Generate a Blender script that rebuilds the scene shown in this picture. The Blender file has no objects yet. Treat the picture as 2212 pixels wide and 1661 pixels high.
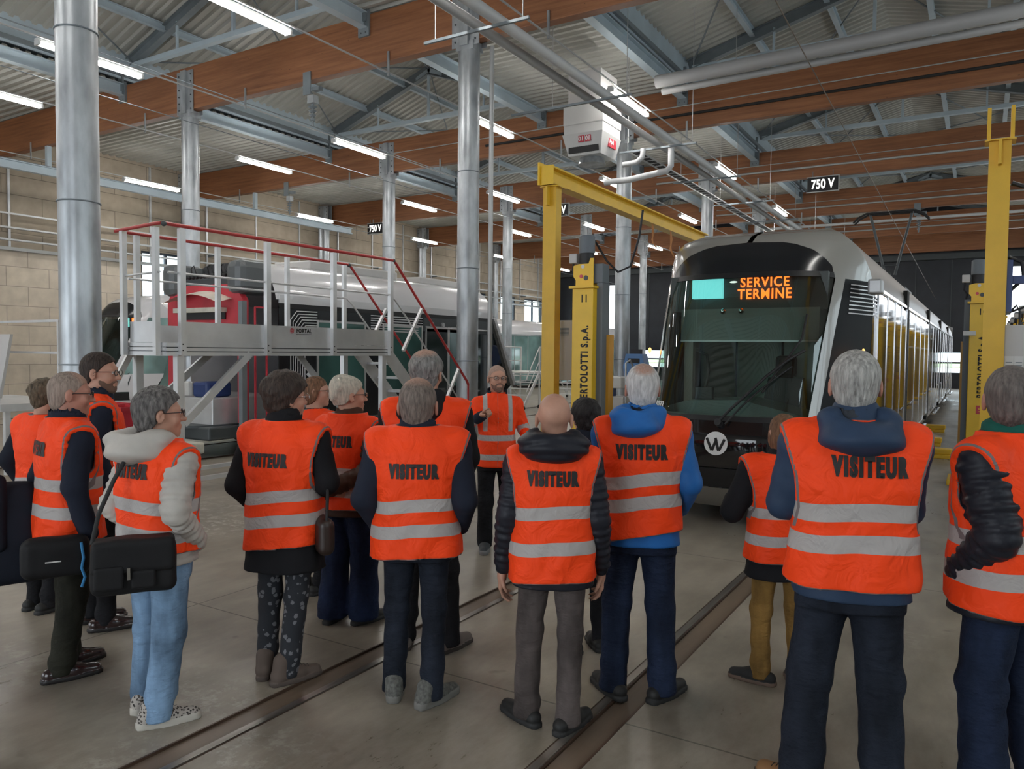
import bpy, bmesh, math, random
import numpy as np
from mathutils import Vector, Matrix
from mathutils.bvhtree import BVHTree
random.seed(7)
C = bpy.context.scene.collection
SC = bpy.context.scene
PI = math.pi
R = math.radians
# ------------------------------------------------------------------ camera
cam_d = bpy.data.cameras.new('camera')
cam = bpy.data.objects.new('camera', cam_d); C.objects.link(cam); SC.camera = cam
cam_d.sensor_fit = 'HORIZONTAL'; cam_d.sensor_width = 36.0
cam_d.lens = 1656.0 / 2212.0 * 36.0
cam_d.clip_start = .05; cam_d.clip_end = 500
def cam_matrix(yaw, pitch, roll, h):
    M = np.array([[1,0,0],[0,0,-1],[0,1,0]], float)
    c, s = math.cos(yaw), math.sin(yaw); Rz = np.array([[c,-s,0],[s,c,0],[0,0,1]])
    c, s = math.cos(pitch), math.sin(pitch); Rx = np.array([[1,0,0],[0,c,-s],[0,s,c]])
    c, s = math.cos(roll), math.sin(roll); Rr = np.array([[c,-s,0],[s,c,0],[0,0,1]])
    W = Rr @ Rx @ M @ Rz                      # world -> (right, down, forward)
    m = Matrix(((W[0][0], -W[1][0], -W[2][0], 0), (W[0][1], -W[1][1], -W[2][1], 0), (W[0][2], -W[1][2], -W[2][2], h), (0,0,0,1)))
    return m
cam.matrix_world = cam_matrix(-.5484, .0430, .00935, 1.80)
# ------------------------------------------------------------------ world, exposure
SC.view_settings.view_transform = 'Standard'; SC.view_settings.look = 'None'
SC.view_settings.gamma = 1; SC.view_settings.use_curve_mapping = False
SC.view_settings.exposure = 1.14
W = bpy.data.worlds.new('world'); SC.world = W; W.use_nodes = True
bg = W.node_tree.nodes['Background']; bg.inputs[0].default_value = (.86, .93, 1.0, 1); bg.inputs[1].default_value = 1.9
sun_d = bpy.data.lights.new('sun', 'SUN'); sun_d.energy = .6; sun_d.angle = R(30); sun_d.color = (1, .97, .92)
sun = bpy.data.objects.new('sun', sun_d); C.objects.link(sun); sun.rotation_euler = (R(35), R(25), 0)
# ------------------------------------------------------------------ materials
MATS = {}
def nodes(m): return m.node_tree.nodes, m.node_tree.links
def mat(name, col, rough=.5, metal=0, spec=.5, emit=None, es=0, noise=None, bump=None, coat=0):
    """noise=(scale, amount, detail[, stretch xyz]) varies the colour; bump=(scale, strength, distance[, stretch])"""
    if name in MATS: return MATS[name]
    m = bpy.data.materials.new(name); m.use_nodes = True
    N, L = nodes(m); b = N['Principled BSDF']
    col = tuple(col) + (1,)
    b.inputs['Base Color'].default_value = col; b.inputs['Roughness'].default_value = rough
    b.inputs['Metallic'].default_value = metal; b.inputs['Specular IOR Level'].default_value = spec
    b.inputs['Coat Weight'].default_value = coat; b.inputs['Coat Roughness'].default_value = .05
    if emit: b.inputs['Emission Color'].default_value = tuple(emit) + (1,); b.inputs['Emission Strength'].default_value = es
    tc = None
    def coord(st):
        nonlocal tc
        if tc is None: tc = N.new('ShaderNodeTexCoord')
        mp = N.new('ShaderNodeMapping'); mp.inputs['Scale'].default_value = st
        L.new(tc.outputs['Object'], mp.inputs[0]); return mp.outputs[0]
    if noise:
        t = N.new('ShaderNodeTexNoise'); t.inputs['Scale'].default_value = noise[0]; t.inputs['Detail'].default_value = noise[2] if len(noise) > 2 else 4
        L.new(coord(noise[3] if len(noise) > 3 else (1,1,1)), t.inputs['Vector'])
        r = N.new('ShaderNodeMapRange'); r.inputs[1].default_value = .3; r.inputs[2].default_value = .7
        r.inputs[3].default_value = 1 - noise[1]; r.inputs[4].default_value = 1 + noise[1]; L.new(t.outputs[0], r.inputs[0])
        v = N.new('ShaderNodeVectorMath'); v.operation = 'SCALE'; v.inputs[0].default_value = col[:3]; L.new(r.outputs[0], v.inputs['Scale'])
        L.new(v.outputs[0], b.inputs['Base Color'])
    if bump:
        t = N.new('ShaderNodeTexNoise'); t.inputs['Scale'].default_value = bump[0]; t.inputs['Detail'].default_value = 4
        L.new(coord(bump[3] if len(bump) > 3 else (1,1,1)), t.inputs['Vector'])
        bp = N.new('ShaderNodeBump'); bp.inputs['Strength'].default_value = bump[1]; bp.inputs['Distance'].default_value = bump[2]
        L.new(t.outputs[0], bp.inputs['Height']); L.new(bp.outputs[0], b.inputs['Normal'])
    MATS[name] = m; return m
def mathn(N, L, op, a, b=None, c=None, clamp=False):
    n = N.new('ShaderNodeMath'); n.operation = op; n.use_clamp = clamp
    for i, x in enumerate((a, b, c)):
        if x is None: continue
        if isinstance(x, (int, float)): n.inputs[i].default_value = x
        else: L.new(x, n.inputs[i])
    return n.outputs[0]
def mixc(N, L, f, a, b):
    n = N.new('ShaderNodeMix'); n.data_type = 'RGBA'
    if isinstance(f, (int, float)): n.inputs[0].default_value = f
    else: L.new(f, n.inputs[0])
    for s, x in ((6, a), (7, b)):
        if isinstance(x, tuple): n.inputs[s].default_value = x + (1,)
        else: L.new(x, n.inputs[s])
    return n.outputs[2]
# concrete floor
def floor_mat():
    m = bpy.data.materials.new('polished_concrete'); m.use_nodes = True; N, L = nodes(m); b = N['Principled BSDF']
    tc = N.new('ShaderNodeTexCoord'); sx = N.new('ShaderNodeSeparateXYZ'); L.new(tc.outputs['Object'], sx.inputs[0])
    def nz(sc, det, st=(1,1,1), rough=.55):
        mp = N.new('ShaderNodeMapping'); mp.inputs['Scale'].default_value = st; L.new(tc.outputs['Object'], mp.inputs[0])
        t = N.new('ShaderNodeTexNoise'); t.inputs['Scale'].default_value = sc; t.inputs['Detail'].default_value = det; t.inputs['Roughness'].default_value = rough
        L.new(mp.outputs[0], t.inputs['Vector']); return t.outputs[0]
    big = nz(.55, 4); mid = nz(3.2, 6, (1, .5, 1)); fine = nz(14, 5, (1.4, .55, 1), .7)
    cr = N.new('ShaderNodeValToRGB'); e = cr.color_ramp.elements
    e[0].position = .34; e[0].color = (.125, .104, .080, 1); e[1].position = .68; e[1].color = (.40, .355, .29, 1)
    x = mathn(N, L, 'MULTIPLY', big, .42); x = mathn(N, L, 'MULTIPLY_ADD', mid, .36, x); x = mathn(N, L, 'MULTIPLY_ADD', fine, .24, x)
    L.new(x, cr.inputs[0])
    # pale worn and pitted patches
    wn = nz(.33, 3); worn = N.new('ShaderNodeMapRange'); worn.inputs[1].default_value = .56; worn.inputs[2].default_value = .70; L.new(wn, worn.inputs[0])
    spot = nz(9, 4, (1,1,1), .75); sp = N.new('ShaderNodeMapRange'); sp.inputs[1].default_value = .50; sp.inputs[2].default_value = .62; L.new(spot, sp.inputs[0])
    f = mathn(N, L, 'MULTIPLY', worn.outputs[0], sp.outputs[0]); f = mathn(N, L, 'MULTIPLY', f, .75)
    col = mixc(N, L, f, cr.outputs[0], (.56, .54, .48))
    dk = nz(5.5, 2); dm = N.new('ShaderNodeMapRange'); dm.inputs[1].default_value = .70; dm.inputs[2].default_value = .78; L.new(dk, dm.inputs[0])
    col = mixc(N, L, mathn(N, L, 'MULTIPLY', dm.outputs[0], .35), col, (.05, .043, .035))
    # sawn joints
    def joint(s, period, off, w=.011):
        a = mathn(N, L, 'SUBTRACT', s, off); a = mathn(N, L, 'DIVIDE', a, period); a = mathn(N, L, 'ADD', a, 100.5)
        a = mathn(N, L, 'FRACT', a); a = mathn(N, L, 'SUBTRACT', a, .5); a = mathn(N, L, 'ABSOLUTE', a)
        return mathn(N, L, 'LESS_THAN', a, w / 2 / period)
    j = mathn(N, L, 'MAXIMUM', joint(sx.outputs[1], 3.23, 3.41), joint(sx.outputs[0], 4.7, -4.66))
    col = mixc(N, L, mathn(N, L, 'MULTIPLY', j, .75), col, (.045, .038, .03))
    L.new(col, b.inputs['Base Color'])
    rr = N.new('ShaderNodeMapRange'); rr.inputs[1].default_value = .35; rr.inputs[2].default_value = .65; rr.inputs[3].default_value = .26; rr.inputs[4].default_value = .48
    L.new(mathn(N, L, 'MULTIPLY_ADD', fine, .5, mathn(N, L, 'MULTIPLY', big, .5)), rr.inputs[0]); L.new(rr.outputs[0], b.inputs['Roughness'])
    b.inputs['Specular IOR Level'].default_value = .45
    bp = N.new('ShaderNodeBump'); bp.inputs['Strength'].default_value = .15; bp.inputs['Distance'].default_value = .004
    L.new(mathn(N, L, 'SUBTRACT', spot, j), bp.inputs['Height']); L.new(bp.outputs[0], b.inputs['Normal'])
    return m
def block_mat(name, c1, c2, mortar, bw, bh, axis='YZ'):
    m = bpy.data.materials.new(name); m.use_nodes = True; N, L = nodes(m); b = N['Principled BSDF']
    tc = N.new('ShaderNodeTexCoord'); sx = N.new('ShaderNodeSeparateXYZ'); L.new(tc.outputs['Object'], sx.inputs[0])
    cb = N.new('ShaderNodeCombineXYZ'); L.new(sx.outputs['XYZ'.index(axis[0])], cb.inputs[0]); L.new(sx.outputs['XYZ'.index(axis[1])], cb.inputs[1])
    br = N.new('ShaderNodeTexBrick'); br.inputs['Color1'].default_value = c1 + (1,); br.inputs['Color2'].default_value = c2 + (1,); br.inputs['Mortar'].default_value = mortar + (1,)
    br.inputs['Scale'].default_value = 1; br.inputs['Mortar Size'].default_value = .011; br.inputs['Brick Width'].default_value = bw; br.inputs['Row Height'].default_value = bh
    L.new(cb.outputs[0], br.inputs['Vector'])
    t = N.new('ShaderNodeTexNoise'); t.inputs['Scale'].default_value = 2.5; t.inputs['Detail'].default_value = 6; L.new(tc.outputs['Object'], t.inputs['Vector'])
    r = N.new('ShaderNodeMapRange'); r.inputs[1].default_value = .3; r.inputs[2].default_value = .7; r.inputs[3].default_value = .86; r.inputs[4].default_value = 1.1; L.new(t.outputs[0], r.inputs[0])
    v = N.new('ShaderNodeVectorMath'); v.operation = 'SCALE'; L.new(br.outputs[0], v.inputs[0]); L.new(r.outputs[0], v.inputs['Scale'])
    L.new(v.outputs[0], b.inputs['Base Color']); b.inputs['Roughness'].default_value = .9
    return m
def wood_mat():
    m = bpy.data.materials.new('glulam_timber'); m.use_nodes = True; N, L = nodes(m); b = N['Principled BSDF']
    tc = N.new('ShaderNodeTexCoord'); mp = N.new('ShaderNodeMapping'); mp.inputs['Scale'].default_value = (.35, 1, 7); L.new(tc.outputs['Object'], mp.inputs[0])
    t = N.new('ShaderNodeTexNoise'); t.inputs['Scale'].default_value = 2.2; t.inputs['Detail'].default_value = 7; t.inputs['Roughness'].default_value = .65; L.new(mp.outputs[0], t.inputs['Vector'])
    cr = N.new('ShaderNodeValToRGB'); e = cr.color_ramp.elements
    e[0].position = .28; e[0].color = (.170, .062, .024, 1); e[1].position = .72; e[1].color = (.345, .142, .060, 1); L.new(t.outputs[0], cr.inputs[0])
    mp2 = N.new('ShaderNodeMapping'); mp2.inputs['Scale'].default_value = (1.6, 1, 4.5); L.new(tc.outputs['Object'], mp2.inputs[0])
    vo = N.new('ShaderNodeTexVoronoi'); vo.inputs['Scale'].default_value = 1.6; L.new(mp2.outputs[0], vo.inputs['Vector'])
    k = mathn(N, L, 'LESS_THAN', vo.outputs['Distance'], .055)
    col = mixc(N, L, mathn(N, L, 'MULTIPLY', k, .7), cr.outputs[0], (.075, .028, .014))
    sx = N.new('ShaderNodeSeparateXYZ'); L.new(tc.outputs['Object'], sx.inputs[0])
    lam = mathn(N, L, 'FRACT', mathn(N, L, 'DIVIDE', sx.outputs[2], .045)); lam = mathn(N, L, 'LESS_THAN', lam, .05)
    col = mixc(N, L, mathn(N, L, 'MULTIPLY', lam, .12), col, (.1, .04, .02))
    L.new(col, b.inputs['Base Color']); b.inputs['Roughness'].default_value = .5
    return m
M = {}
M['floor'] = floor_mat(); M['wood'] = wood_mat()
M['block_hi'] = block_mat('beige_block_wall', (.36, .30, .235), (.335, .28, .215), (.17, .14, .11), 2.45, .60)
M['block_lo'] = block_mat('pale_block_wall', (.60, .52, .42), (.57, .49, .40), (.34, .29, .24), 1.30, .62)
M['galv'] = mat('galvanised_steel', (.40, .425, .445), .40, .62, noise=(5, .30, 5, (1, 1, .35)))
M['steelgrey'] = mat('painted_grey_steel', (.20, .23, .25), .5, .2, noise=(3, .1))
M['steelblue'] = mat('pale_painted_steel', (.47, .56, .62), .45, .1, noise=(2, .06))
M['steeldark'] = mat('dark_steel', (.07, .08, .085), .5, .3)
M['deck'] = mat('corrugated_deck', (.43, .43, .395), .5, .15, noise=(.8, .08))
M['alu'] = mat('brushed_aluminium', (.66, .67, .68), .38, .55, noise=(3, .1))
M['aludark'] = mat('milled_aluminium', (.50, .51, .52), .42, .5, noise=(4, .12))  # darker tone of aluminium
M['conduit'] = mat('grey_conduit', (.45, .46, .46), .45, .35)
M['pipe'] = mat('grey_plastic_pipe', (.36, .36, .36), .45)
M['pipelight'] = mat('pale_grey_duct', (.55, .56, .57), .45)
M['black'] = mat('black_plastic', (.012, .012, .014), .5)
M['rubber'] = mat('black_rubber', (.018, .018, .018), .75)
M['glossblack'] = mat('black_gloss_panel', (.010, .010, .012), .07, spec=.6, coat=.5)
M['mask'] = mat('black_mask_panel', (.012, .013, .016), .22, spec=.5)
M['tramgrey'] = mat('warm_grey_tram_paint', (.30, .29, .27), .25, coat=.5)
M['roofpaint'] = mat('grey_roof_paint', (.20, .18, .165), .35)
M['tramwhite'] = mat('white_tram_paint', (.62, .62, .64), .25, coat=.5)
M['mirrorglass'] = mat('reflective_side_glass', (.012, .018, .018), .035, spec=1.0, coat=1.0)
M['tealglass'] = mat('tinted_green_glass', (.045, .12, .11), .06, spec=1.0, coat=.8, noise=(1.3, .35, 2))
M['chrome'] = mat('polished_trim', (.55, .56, .57), .16, 1)
M['yellow'] = mat('yellow_lift_paint', (.80, .50, .022), .38, noise=(6, .05))
M['yellowdeep'] = mat('yellow_portal_paint', (.72, .43, .025), .42, noise=(6, .06))
M['red'] = mat('red_rail_tube', (.42, .035, .035), .35)
M['redpaint'] = mat('red_primer_frame', (.52, .035, .055), .35, noise=(3, .15))
M['white'] = mat('white_enamel', (.62, .62, .61), .4)
M['cream'] = mat('cream_cast_metal', (.58, .56, .48), .4, noise=(6, .15))
M['boxgrey'] = mat('light_grey_cabinet', (.50, .49, .48), .42)
M['motor'] = mat('grey_motor', (.13, .15, .17), .5)
M['bluebox'] = mat('blue_hose_reel', (.09, .20, .42), .4)
M['navybox'] = mat('dark_blue_plastic', (.02, .045, .16), .4)
M['tube'] = mat('lit_fluorescent_tube', (1, 1, 1), .4, emit=(1, .975, .93), es=34)
M['diff'] = mat('light_fitting_body', (.65, .66, .66), .4)
M['signwhite'] = mat('white_lettering', (.85, .85, .85), .5)
M['signglow'] = mat('pale_sign_lettering', (.9, .9, .86), .5, emit=(1, 1, .95), es=.5)
M['ink'] = mat('black_lettering', (.012, .010, .010), .6)
M['rust'] = mat('rusty_rail_steel', (.085, .052, .035), .42, .35, noise=(9, .45, 6, (1, .08, 1)))
M['railtop'] = mat('worn_rail_steel', (.23, .21, .19), .3, .7, noise=(14, .5, 6, (1, .06, 1)))
M['timberstrip'] = mat('brown_rail_infill', (.135, .098, .068), .45, noise=(7, .3, 6, (1, .1, 1)))
M['led'] = mat('orange_led', (.3, .05, .0), .5, emit=(1, .13, .015), es=1.6)
M['cyanled'] = mat('cyan_display', (.1, .5, .5), .4, emit=(.20, .70, .72), es=.55)
M['darkdoor'] = mat('dark_bay_door', (.022, .026, .034), .5, noise=(2, .15))
M['frame'] = mat('dark_blue_window_frame', (.018, .028, .042), .45)
M['grass'] = mat('grass_outside', (.30, .38, .20), .9, noise=(3, .2))
M['asphalt'] = mat('pale_yard_paving', (.62, .62, .60), .85)
M['backwhite'] = mat('pale_plaster', (.50, .49, .47), .8)
def glass_mat(name, tint, refl=.06, trans=.9):
    m = bpy.data.materials.new(name); m.use_nodes = True; N, L = nodes(m); N.remove(N['Principled BSDF']); o = N['Material Output']
    t = N.new('ShaderNodeBsdfTransparent'); t.inputs[0].default_value = tint + (1,)
    g = N.new('ShaderNodeBsdfGlossy'); g.inputs['Roughness'].default_value = .02; g.inputs[0].default_value = (.95, 1, .98, 1)
    fr = N.new('ShaderNodeFresnel'); fr.inputs[0].default_value = 1.6
    f = mathn(N, L, 'ADD', fr.outputs[0], refl, clamp=True)
    mx = N.new('ShaderNodeMixShader'); L.new(f, mx.inputs[0]); L.new(t.outputs[0], mx.inputs[1]); L.new(g.outputs[0], mx.inputs[2]); L.new(mx.outputs[0], o.inputs[0])
    return m
M['windscreen'] = glass_mat('tinted_windscreen', (.66, .80, .74), .015)
M['pane'] = glass_mat('window_pane', (.93, .97, .97), -.5)
M['spectacle'] = glass_mat('clear_spectacle_lens', (.85, .88, .9), .03)
# ------------------------------------------------------------------ mesh helpers
class MB:
    def __init__(s): s.v = []; s.f = []; s.m = []; s.sm = []
    def add(s, vs, fs, mi=0, smooth=False):
        o = len(s.v); s.v += [tuple(p) for p in vs]
        for f in fs: s.f.append([i + o for i in f]); s.m.append(mi); s.sm.append(smooth)
        return s
    def box(s, a, b, mi=0, bev=0):
        x0, y0, z0 = a; x1, y1, z1 = b
        if x0 > x1: x0, x1 = x1, x0
        if y0 > y1: y0, y1 = y1, y0
        if z0 > z1: z0, z1 = z1, z0
        if bev <= 0:
            vs = [(x0,y0,z0),(x1,y0,z0),(x1,y1,z0),(x0,y1,z0),(x0,y0,z1),(x1,y0,z1),(x1,y1,z1),(x0,y1,z1)]
            return s.add(vs, [(0,3,2,1),(4,5,6,7),(0,1,5,4),(1,2,6,5),(2,3,7,6),(3,0,4,7)], mi)
        e = min(bev, (x1-x0)*.45, (y1-y0)*.45, (z1-z0)*.45)
        bm = bmesh.new(); bmesh.ops.create_cube(bm, size=1)
        for v in bm.verts: v.co = Vector(((x0+x1)/2 + v.co.x*(x1-x0), (y0+y1)/2 + v.co.y*(y1-y0), (z0+z1)/2 + v.co.z*(z1-z0)))
        bmesh.ops.bevel(bm, geom=bm.edges[:], offset=e, segments=2, affect='EDGES', profile=.5)
        bm.verts.ensure_lookup_table(); bm.verts.index_update()
        s.add([v.co[:] for v in bm.verts], [[v.index for v in f.verts] for f in bm.faces], mi); bm.free(); return s
    def bar(s, a, b, w, h, mi=0, up=(0,0,1)):
        """rectangular bar from a to b, w across, h along up"""
        a = Vector(a); b = Vector(b); d = (b-a).normalized(); u = Vector(up)
        if abs(d.dot(u)) > .99: u = Vector((0,1,0))
        x = d.cross(u).normalized(); u = x.cross(d).normalized()
        vs = [p + x*(i*w/2) + u*(j*h/2) for p in (a, b) for i, j in ((-1,-1),(1,-1),(1,1),(-1,1))]
        return s.add(vs, [(3,2,1,0),(4,5,6,7),(0,1,5,4),(1,2,6,5),(2,3,7,6),(3,0,4,7)], mi)
    def ibeam(s, a, b, w, h, t=.02, mi=0, up=(0,0,1)):
        a = Vector(a); b = Vector(b); d = (b-a).normalized(); u = Vector(up)
        if abs(d.dot(u)) > .99: u = Vector((0,1,0))
        x = d.cross(u).normalized(); u = x.cross(d).normalized()
        for k in (-1, 1): s.bar(a + u*k*(h/2-t/2), b + u*k*(h/2-t/2), w, t, mi, up)
        return s.bar(a, b, t*.8, h - 2*t, mi, up)
    def cyl(s, a, b, r0, r1=None, n=20, mi=0, caps=True, smooth=True):
        r1 = r0 if r1 is None else r1
        a = Vector(a); b = Vector(b); d = (b-a).normalized(); u = Vector((0,0,1)) if abs(d.z) < .9 else Vector((1,0,0))
        x = d.cross(u).normalized(); y = d.cross(x).normalized()
        vs = []
        for p, r in ((a, r0), (b, r1)):
            for i in range(n):
                t = 2*PI*i/n; vs.append(p + x*math.cos(t)*r + y*math.sin(t)*r)
        o = len(s.v)
        s.add(vs, [(i, (i+1) % n, n+(i+1) % n, n+i) for i in range(n)], mi, smooth)
        if caps: s.add(vs, [list(range(n))[::-1], list(range(n, 2*n))], mi)
        return s
    def tube(s, pts, r, n=8, mi=0, closed=False):
        pts = [Vector(p) for p in pts]; k = len(pts); rr = r if isinstance(r, (list, tuple)) else [r]*k
        vs = []; px = None
        for i, p in enumerate(pts):
            if closed: d = pts[(i+1) % k] - pts[i-1]
            else: d = pts[min(i+1, k-1)] - pts[max(i-1, 0)]
            d.normalize()
            if px is None:
                u = Vector((0,0,1)) if abs(d.z) < .9 else Vector((1,0,0)); x = d.cross(u).normalized()
            else: x = (px - d*px.dot(d)).normalized()
            px = x; y = d.cross(x)
            for j in range(n):
                t = 2*PI*j/n; vs.append(p + (x*math.cos(t) + y*math.sin(t))*rr[i])
        fs = []
        for i in range(k if closed else k-1):
            a = i*n; b = ((i+1) % k)*n
            for j in range(n): fs.append((a+j, a+(j+1) % n, b+(j+1) % n, b+j))
        s.add(vs, fs, mi, True)
        if not closed: s.add(vs, [list(range(n))[::-1], list(range((k-1)*n, k*n))], mi)
        return s
    def prism(s, poly, axis, a, b, mi=0):
        """poly: 2-D outline in the two other axes (cyclic order), extruded along axis from a to b"""
        def P(u, v, w): return {'x': (w,u,v), 'y': (u,w,v), 'z': (u,v,w)}[axis]
        n = len(poly); vs = [P(u, v, a) for u, v in poly] + [P(u, v, b) for u, v in poly]
        return s.add(vs, [list(range(n))[::-1], list(range(n, 2*n))] + [(i, (i+1) % n, n+(i+1) % n, n+i) for i in range(n)], mi)
    def sphere(s, c, r, mi=0, n=14, sc=(1,1,1)):
        vs = []; m = n//2
        for i in range(m+1):
            t = PI*i/m
            for j in range(n):
                p = 2*PI*j/n; vs.append((c[0]+r*sc[0]*math.sin(t)*math.cos(p), c[1]+r*sc[1]*math.sin(t)*math.sin(p), c[2]+r*sc[2]*math.cos(t)))
        fs = [(i*n+j, (i+1)*n+j, (i+1)*n+(j+1) % n, i*n+(j+1) % n) for i in range(m) for j in range(n)]
        return s.add(vs, fs, mi, True)
    def xf(s, mtx):
        s.v = [tuple(mtx @ Vector(p)) for p in s.v]; return s
    def build(s, name, mats, parent=None, loc=None, normals=True):
        me = bpy.data.meshes.new(name); me.from_pydata(s.v, [], s.f)
        if not isinstance(mats, (list, tuple)): mats = [mats]
        for q in mats: me.materials.append(q)
        me.polygons.foreach_set('material_index', s.m); me.polygons.foreach_set('use_smooth', s.sm)
        me.update()
        if normals:
            bm = bmesh.new(); bm.from_mesh(me); bmesh.ops.recalc_face_normals(bm, faces=bm.faces[:]); bm.to_mesh(me); bm.free()
        o = bpy.data.objects.new(name, me); C.objects.link(o)
        if parent is not None: o.parent = parent
        if loc is not None: o.location = loc
        return o
def tag(o, label=None, cat=None, group=None, kind=None):
    if label: o['label'] = label
    if cat: o['category'] = cat
    if group: o['group'] = group
    if kind: o['kind'] = kind
    return o
def thing(name, label, cat, loc=(0,0,0), rz=0, group=None):
    o = bpy.data.objects.new(name, None); C.objects.link(o); o.location = loc; o.rotation_euler = (0, 0, rz); o.empty_display_size = .2
    return tag(o, label, cat, group)
def struct(o): o['kind'] = 'structure'; return o
def kids(o): return [c for c in o.children]
def dup(root, loc=None, rz=None, label=None, group=None):
    r = root.copy(); C.objects.link(r)
    if loc is not None: r.location = loc
    if rz is not None: r.rotation_euler = (0, 0, rz)
    if label: r['label'] = label
    if group: r['group'] = group
    for ch in list(root.children):
        c = ch.copy(); C.objects.link(c); c.parent = r
        for g in list(ch.children):
            d = g.copy(); C.objects.link(d); d.parent = c
    return r
def text_mesh(name, body, size, m, parent=None, mtx=None, xs=1.0, bold=0.0, depth=.002, align='CENTER', italic=0.0, spacing=1.0):
    cu = bpy.data.curves.new(name, 'FONT'); cu.body = body; cu.size = size; cu.align_x = align; cu.align_y = 'CENTER'
    cu.offset = bold; cu.extrude = depth; cu.shear = italic; cu.resolution_u = 4; cu.space_character = spacing
    o = bpy.data.objects.new(name + '_src', cu); C.objects.link(o)
    dg = bpy.context.evaluated_depsgraph_get(); me = bpy.data.meshes.new_from_object(o.evaluated_get(dg))
    bpy.data.objects.remove(o); bpy.data.curves.remove(cu)
    me.transform(Matrix.Diagonal((xs, 1, 1, 1)))
    me.materials.clear(); me.materials.append(m)
    if mtx is not None: me.transform(mtx)
    me.name = name; r = bpy.data.objects.new(name, me); C.objects.link(r)
    if parent is not None: r.parent = parent
    return r
def frame_mtx(origin, right, up):
    """matrix taking text space (x right, y up, z out) to the world"""
    x = Vector(right).normalized(); y = Vector(up).normalized(); z = x.cross(y)
    m = Matrix((x, y, z)).transposed().to_4x4(); m.translation = Vector(origin); return m
# ================================================================== THE HALL
YB = [-2.63 + 7.22*i for i in range(8)]            # beam lines
XL, XR, YN, YF = -26.2, 7.6, -6.0, 48.5            # inner faces of the walls
ZB0, ZB1 = 7.45, 8.45                              # timber beams
def holes_wall(name, axis, c0, c1, u0, u1, z0, z1, holes, m):
    us = sorted({u0, u1} | {h[0] for h in holes} | {h[1] for h in holes}); zs = sorted({z0, z1} | {h[2] for h in holes} | {h[3] for h in holes})
    us = [u for u in us if u0 <= u <= u1]; zs = [z for z in zs if z0 <= z <= z1]; b = MB()
    for a, b2 in zip(us, us[1:]):
        run = None
        for c, d in zip(zs, zs[1:]):
            um, zm = (a+b2)/2, (c+d)/2
            if any(h[0] < um < h[1] and h[2] < zm < h[3] for h in holes): continue
            if axis == 'x': b.box((c0, a, c), (c1, b2, d))
            else: b.box((a, c0, c), (b2, c1, d))
    return struct(b.build(name, m))
# floor in strips, with open slots for the rail grooves
TRACKS = [-2.26, -11.55, -20.0]
slots = []
for cx in TRACKS:
    slots += [(cx-.84, cx-.63), (cx+.63, cx+.84)]
slots.sort(); b = MB(); x = XL-.3
for s0, s1 in slots:
    b.box((x, YN-.3, -.25), (s0, YF+.5, 0)); b.box((s0, YN-.3, -.25), (s1, YF+.5, -.055)); x = s1
b.box((x, YN-.3, -.25), (XR+.3, YF+.5, 0)); struct(b.build('floor', M['floor']))
for ti, cx in enumerate(TRACKS):
    for sd in (-1, 1):
        # grooved rail head on the inner side of the slot, brown infill strip beside it
        xi = cx + sd*.63; xo = cx + sd*.84
        r = MB(); hx = xi + sd*.062
        r.box((xi, YN, -.054), (hx, YF, -.002), 0); r.box((xi+sd*.012, YN, -.002), (hx-sd*.008, YF, .004), 1)
        lab = {0: {-1: 'rusty floor rail running from bottom left, left rail of the nearest tram track', 1: 'worn floor rail under the centre visitors shoes, right rail of the nearest track'},
               1: {-1: 'left rail of the track under the dismantled tram', 1: 'right rail of the track under the dismantled tram'},
               2: {-1: 'left rail of the farthest track along the block wall', 1: 'right rail of the farthest track along the block wall'}}[ti][sd]
        t = thing('rail', lab.replace(' beside the dark jeans of the balding visitor', ''), 'rail', (0, 0, 0), group='rails set in the floor')
        r.build('rail_head', [M['rust'], M['railtop']], t)
        MB().box((hx+sd*.004, YN, -.054), (xo-sd*.012, YF, -.012), 0).build('infill_strip', M['timberstrip'], t)
        MB().box((xo-sd*.012, YN, -.054), (xo-sd*.001, YF, .001), 0).build('edge_angle', M['rust'], t)
# left wall
lw = [(16.9, 19.0), (24.3, 26.0), (33.9, 35.6), (39.0, 39.7), (41.4, 43.2), (44.4, 46.8)]
hl = [(a, c, 2.7, 5.35) for a, c in lw]
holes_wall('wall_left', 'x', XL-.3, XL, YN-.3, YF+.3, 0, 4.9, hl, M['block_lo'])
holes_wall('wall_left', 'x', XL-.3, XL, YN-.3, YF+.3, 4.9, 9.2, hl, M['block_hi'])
wn = 0
def window(axis, c, u0, u1, z0, z1, nm=2, nt=1, d=.12):
    global wn; wn += 1
    f = MB(); e = .08
    def bx(a, b2, c0, c1, mb, mi=0, off=0, dd=d):
        if axis == 'x': mb.box((c-dd/2+off, a, c0), (c+dd/2+off, b2, c1), mi)
        else: mb.box((a, c-dd/2+off, c0), (b2, c+dd/2+off, c1), mi)
    bx(u0, u1, z0, z0+e, f); bx(u0, u1, z1-e, z1, f); bx(u0, u0+e, z0+e, z1-e, f); bx(u1-e, u1, z0+e, z1-e, f)
    for i in range(1, nm): u = u0 + (u1-u0)*i/nm; bx(u-.035, u+.035, z0+e, z1-e, f)
    for i in range(1, nt): z = z0 + (z1-z0)*i/nt; bx(u0+e, u1-e, z-.03, z+.03, f)
    o = struct(f.build('window_%d' % wn, M['frame'])); g = MB(); bx(u0+e, u1-e, z0+e, z1-e, g, dd=.012); g.build('pane', M['pane'], o); return o
for a, c in lw: window('x', XL-.12, a, c, 2.7, 5.35, 2)
b = MB(); b.box((XL-.02, YN, 4.83), (XL+.16, YF, 4.93)); struct(b.build('trim_1', M['conduit']))
tn = 1
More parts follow.
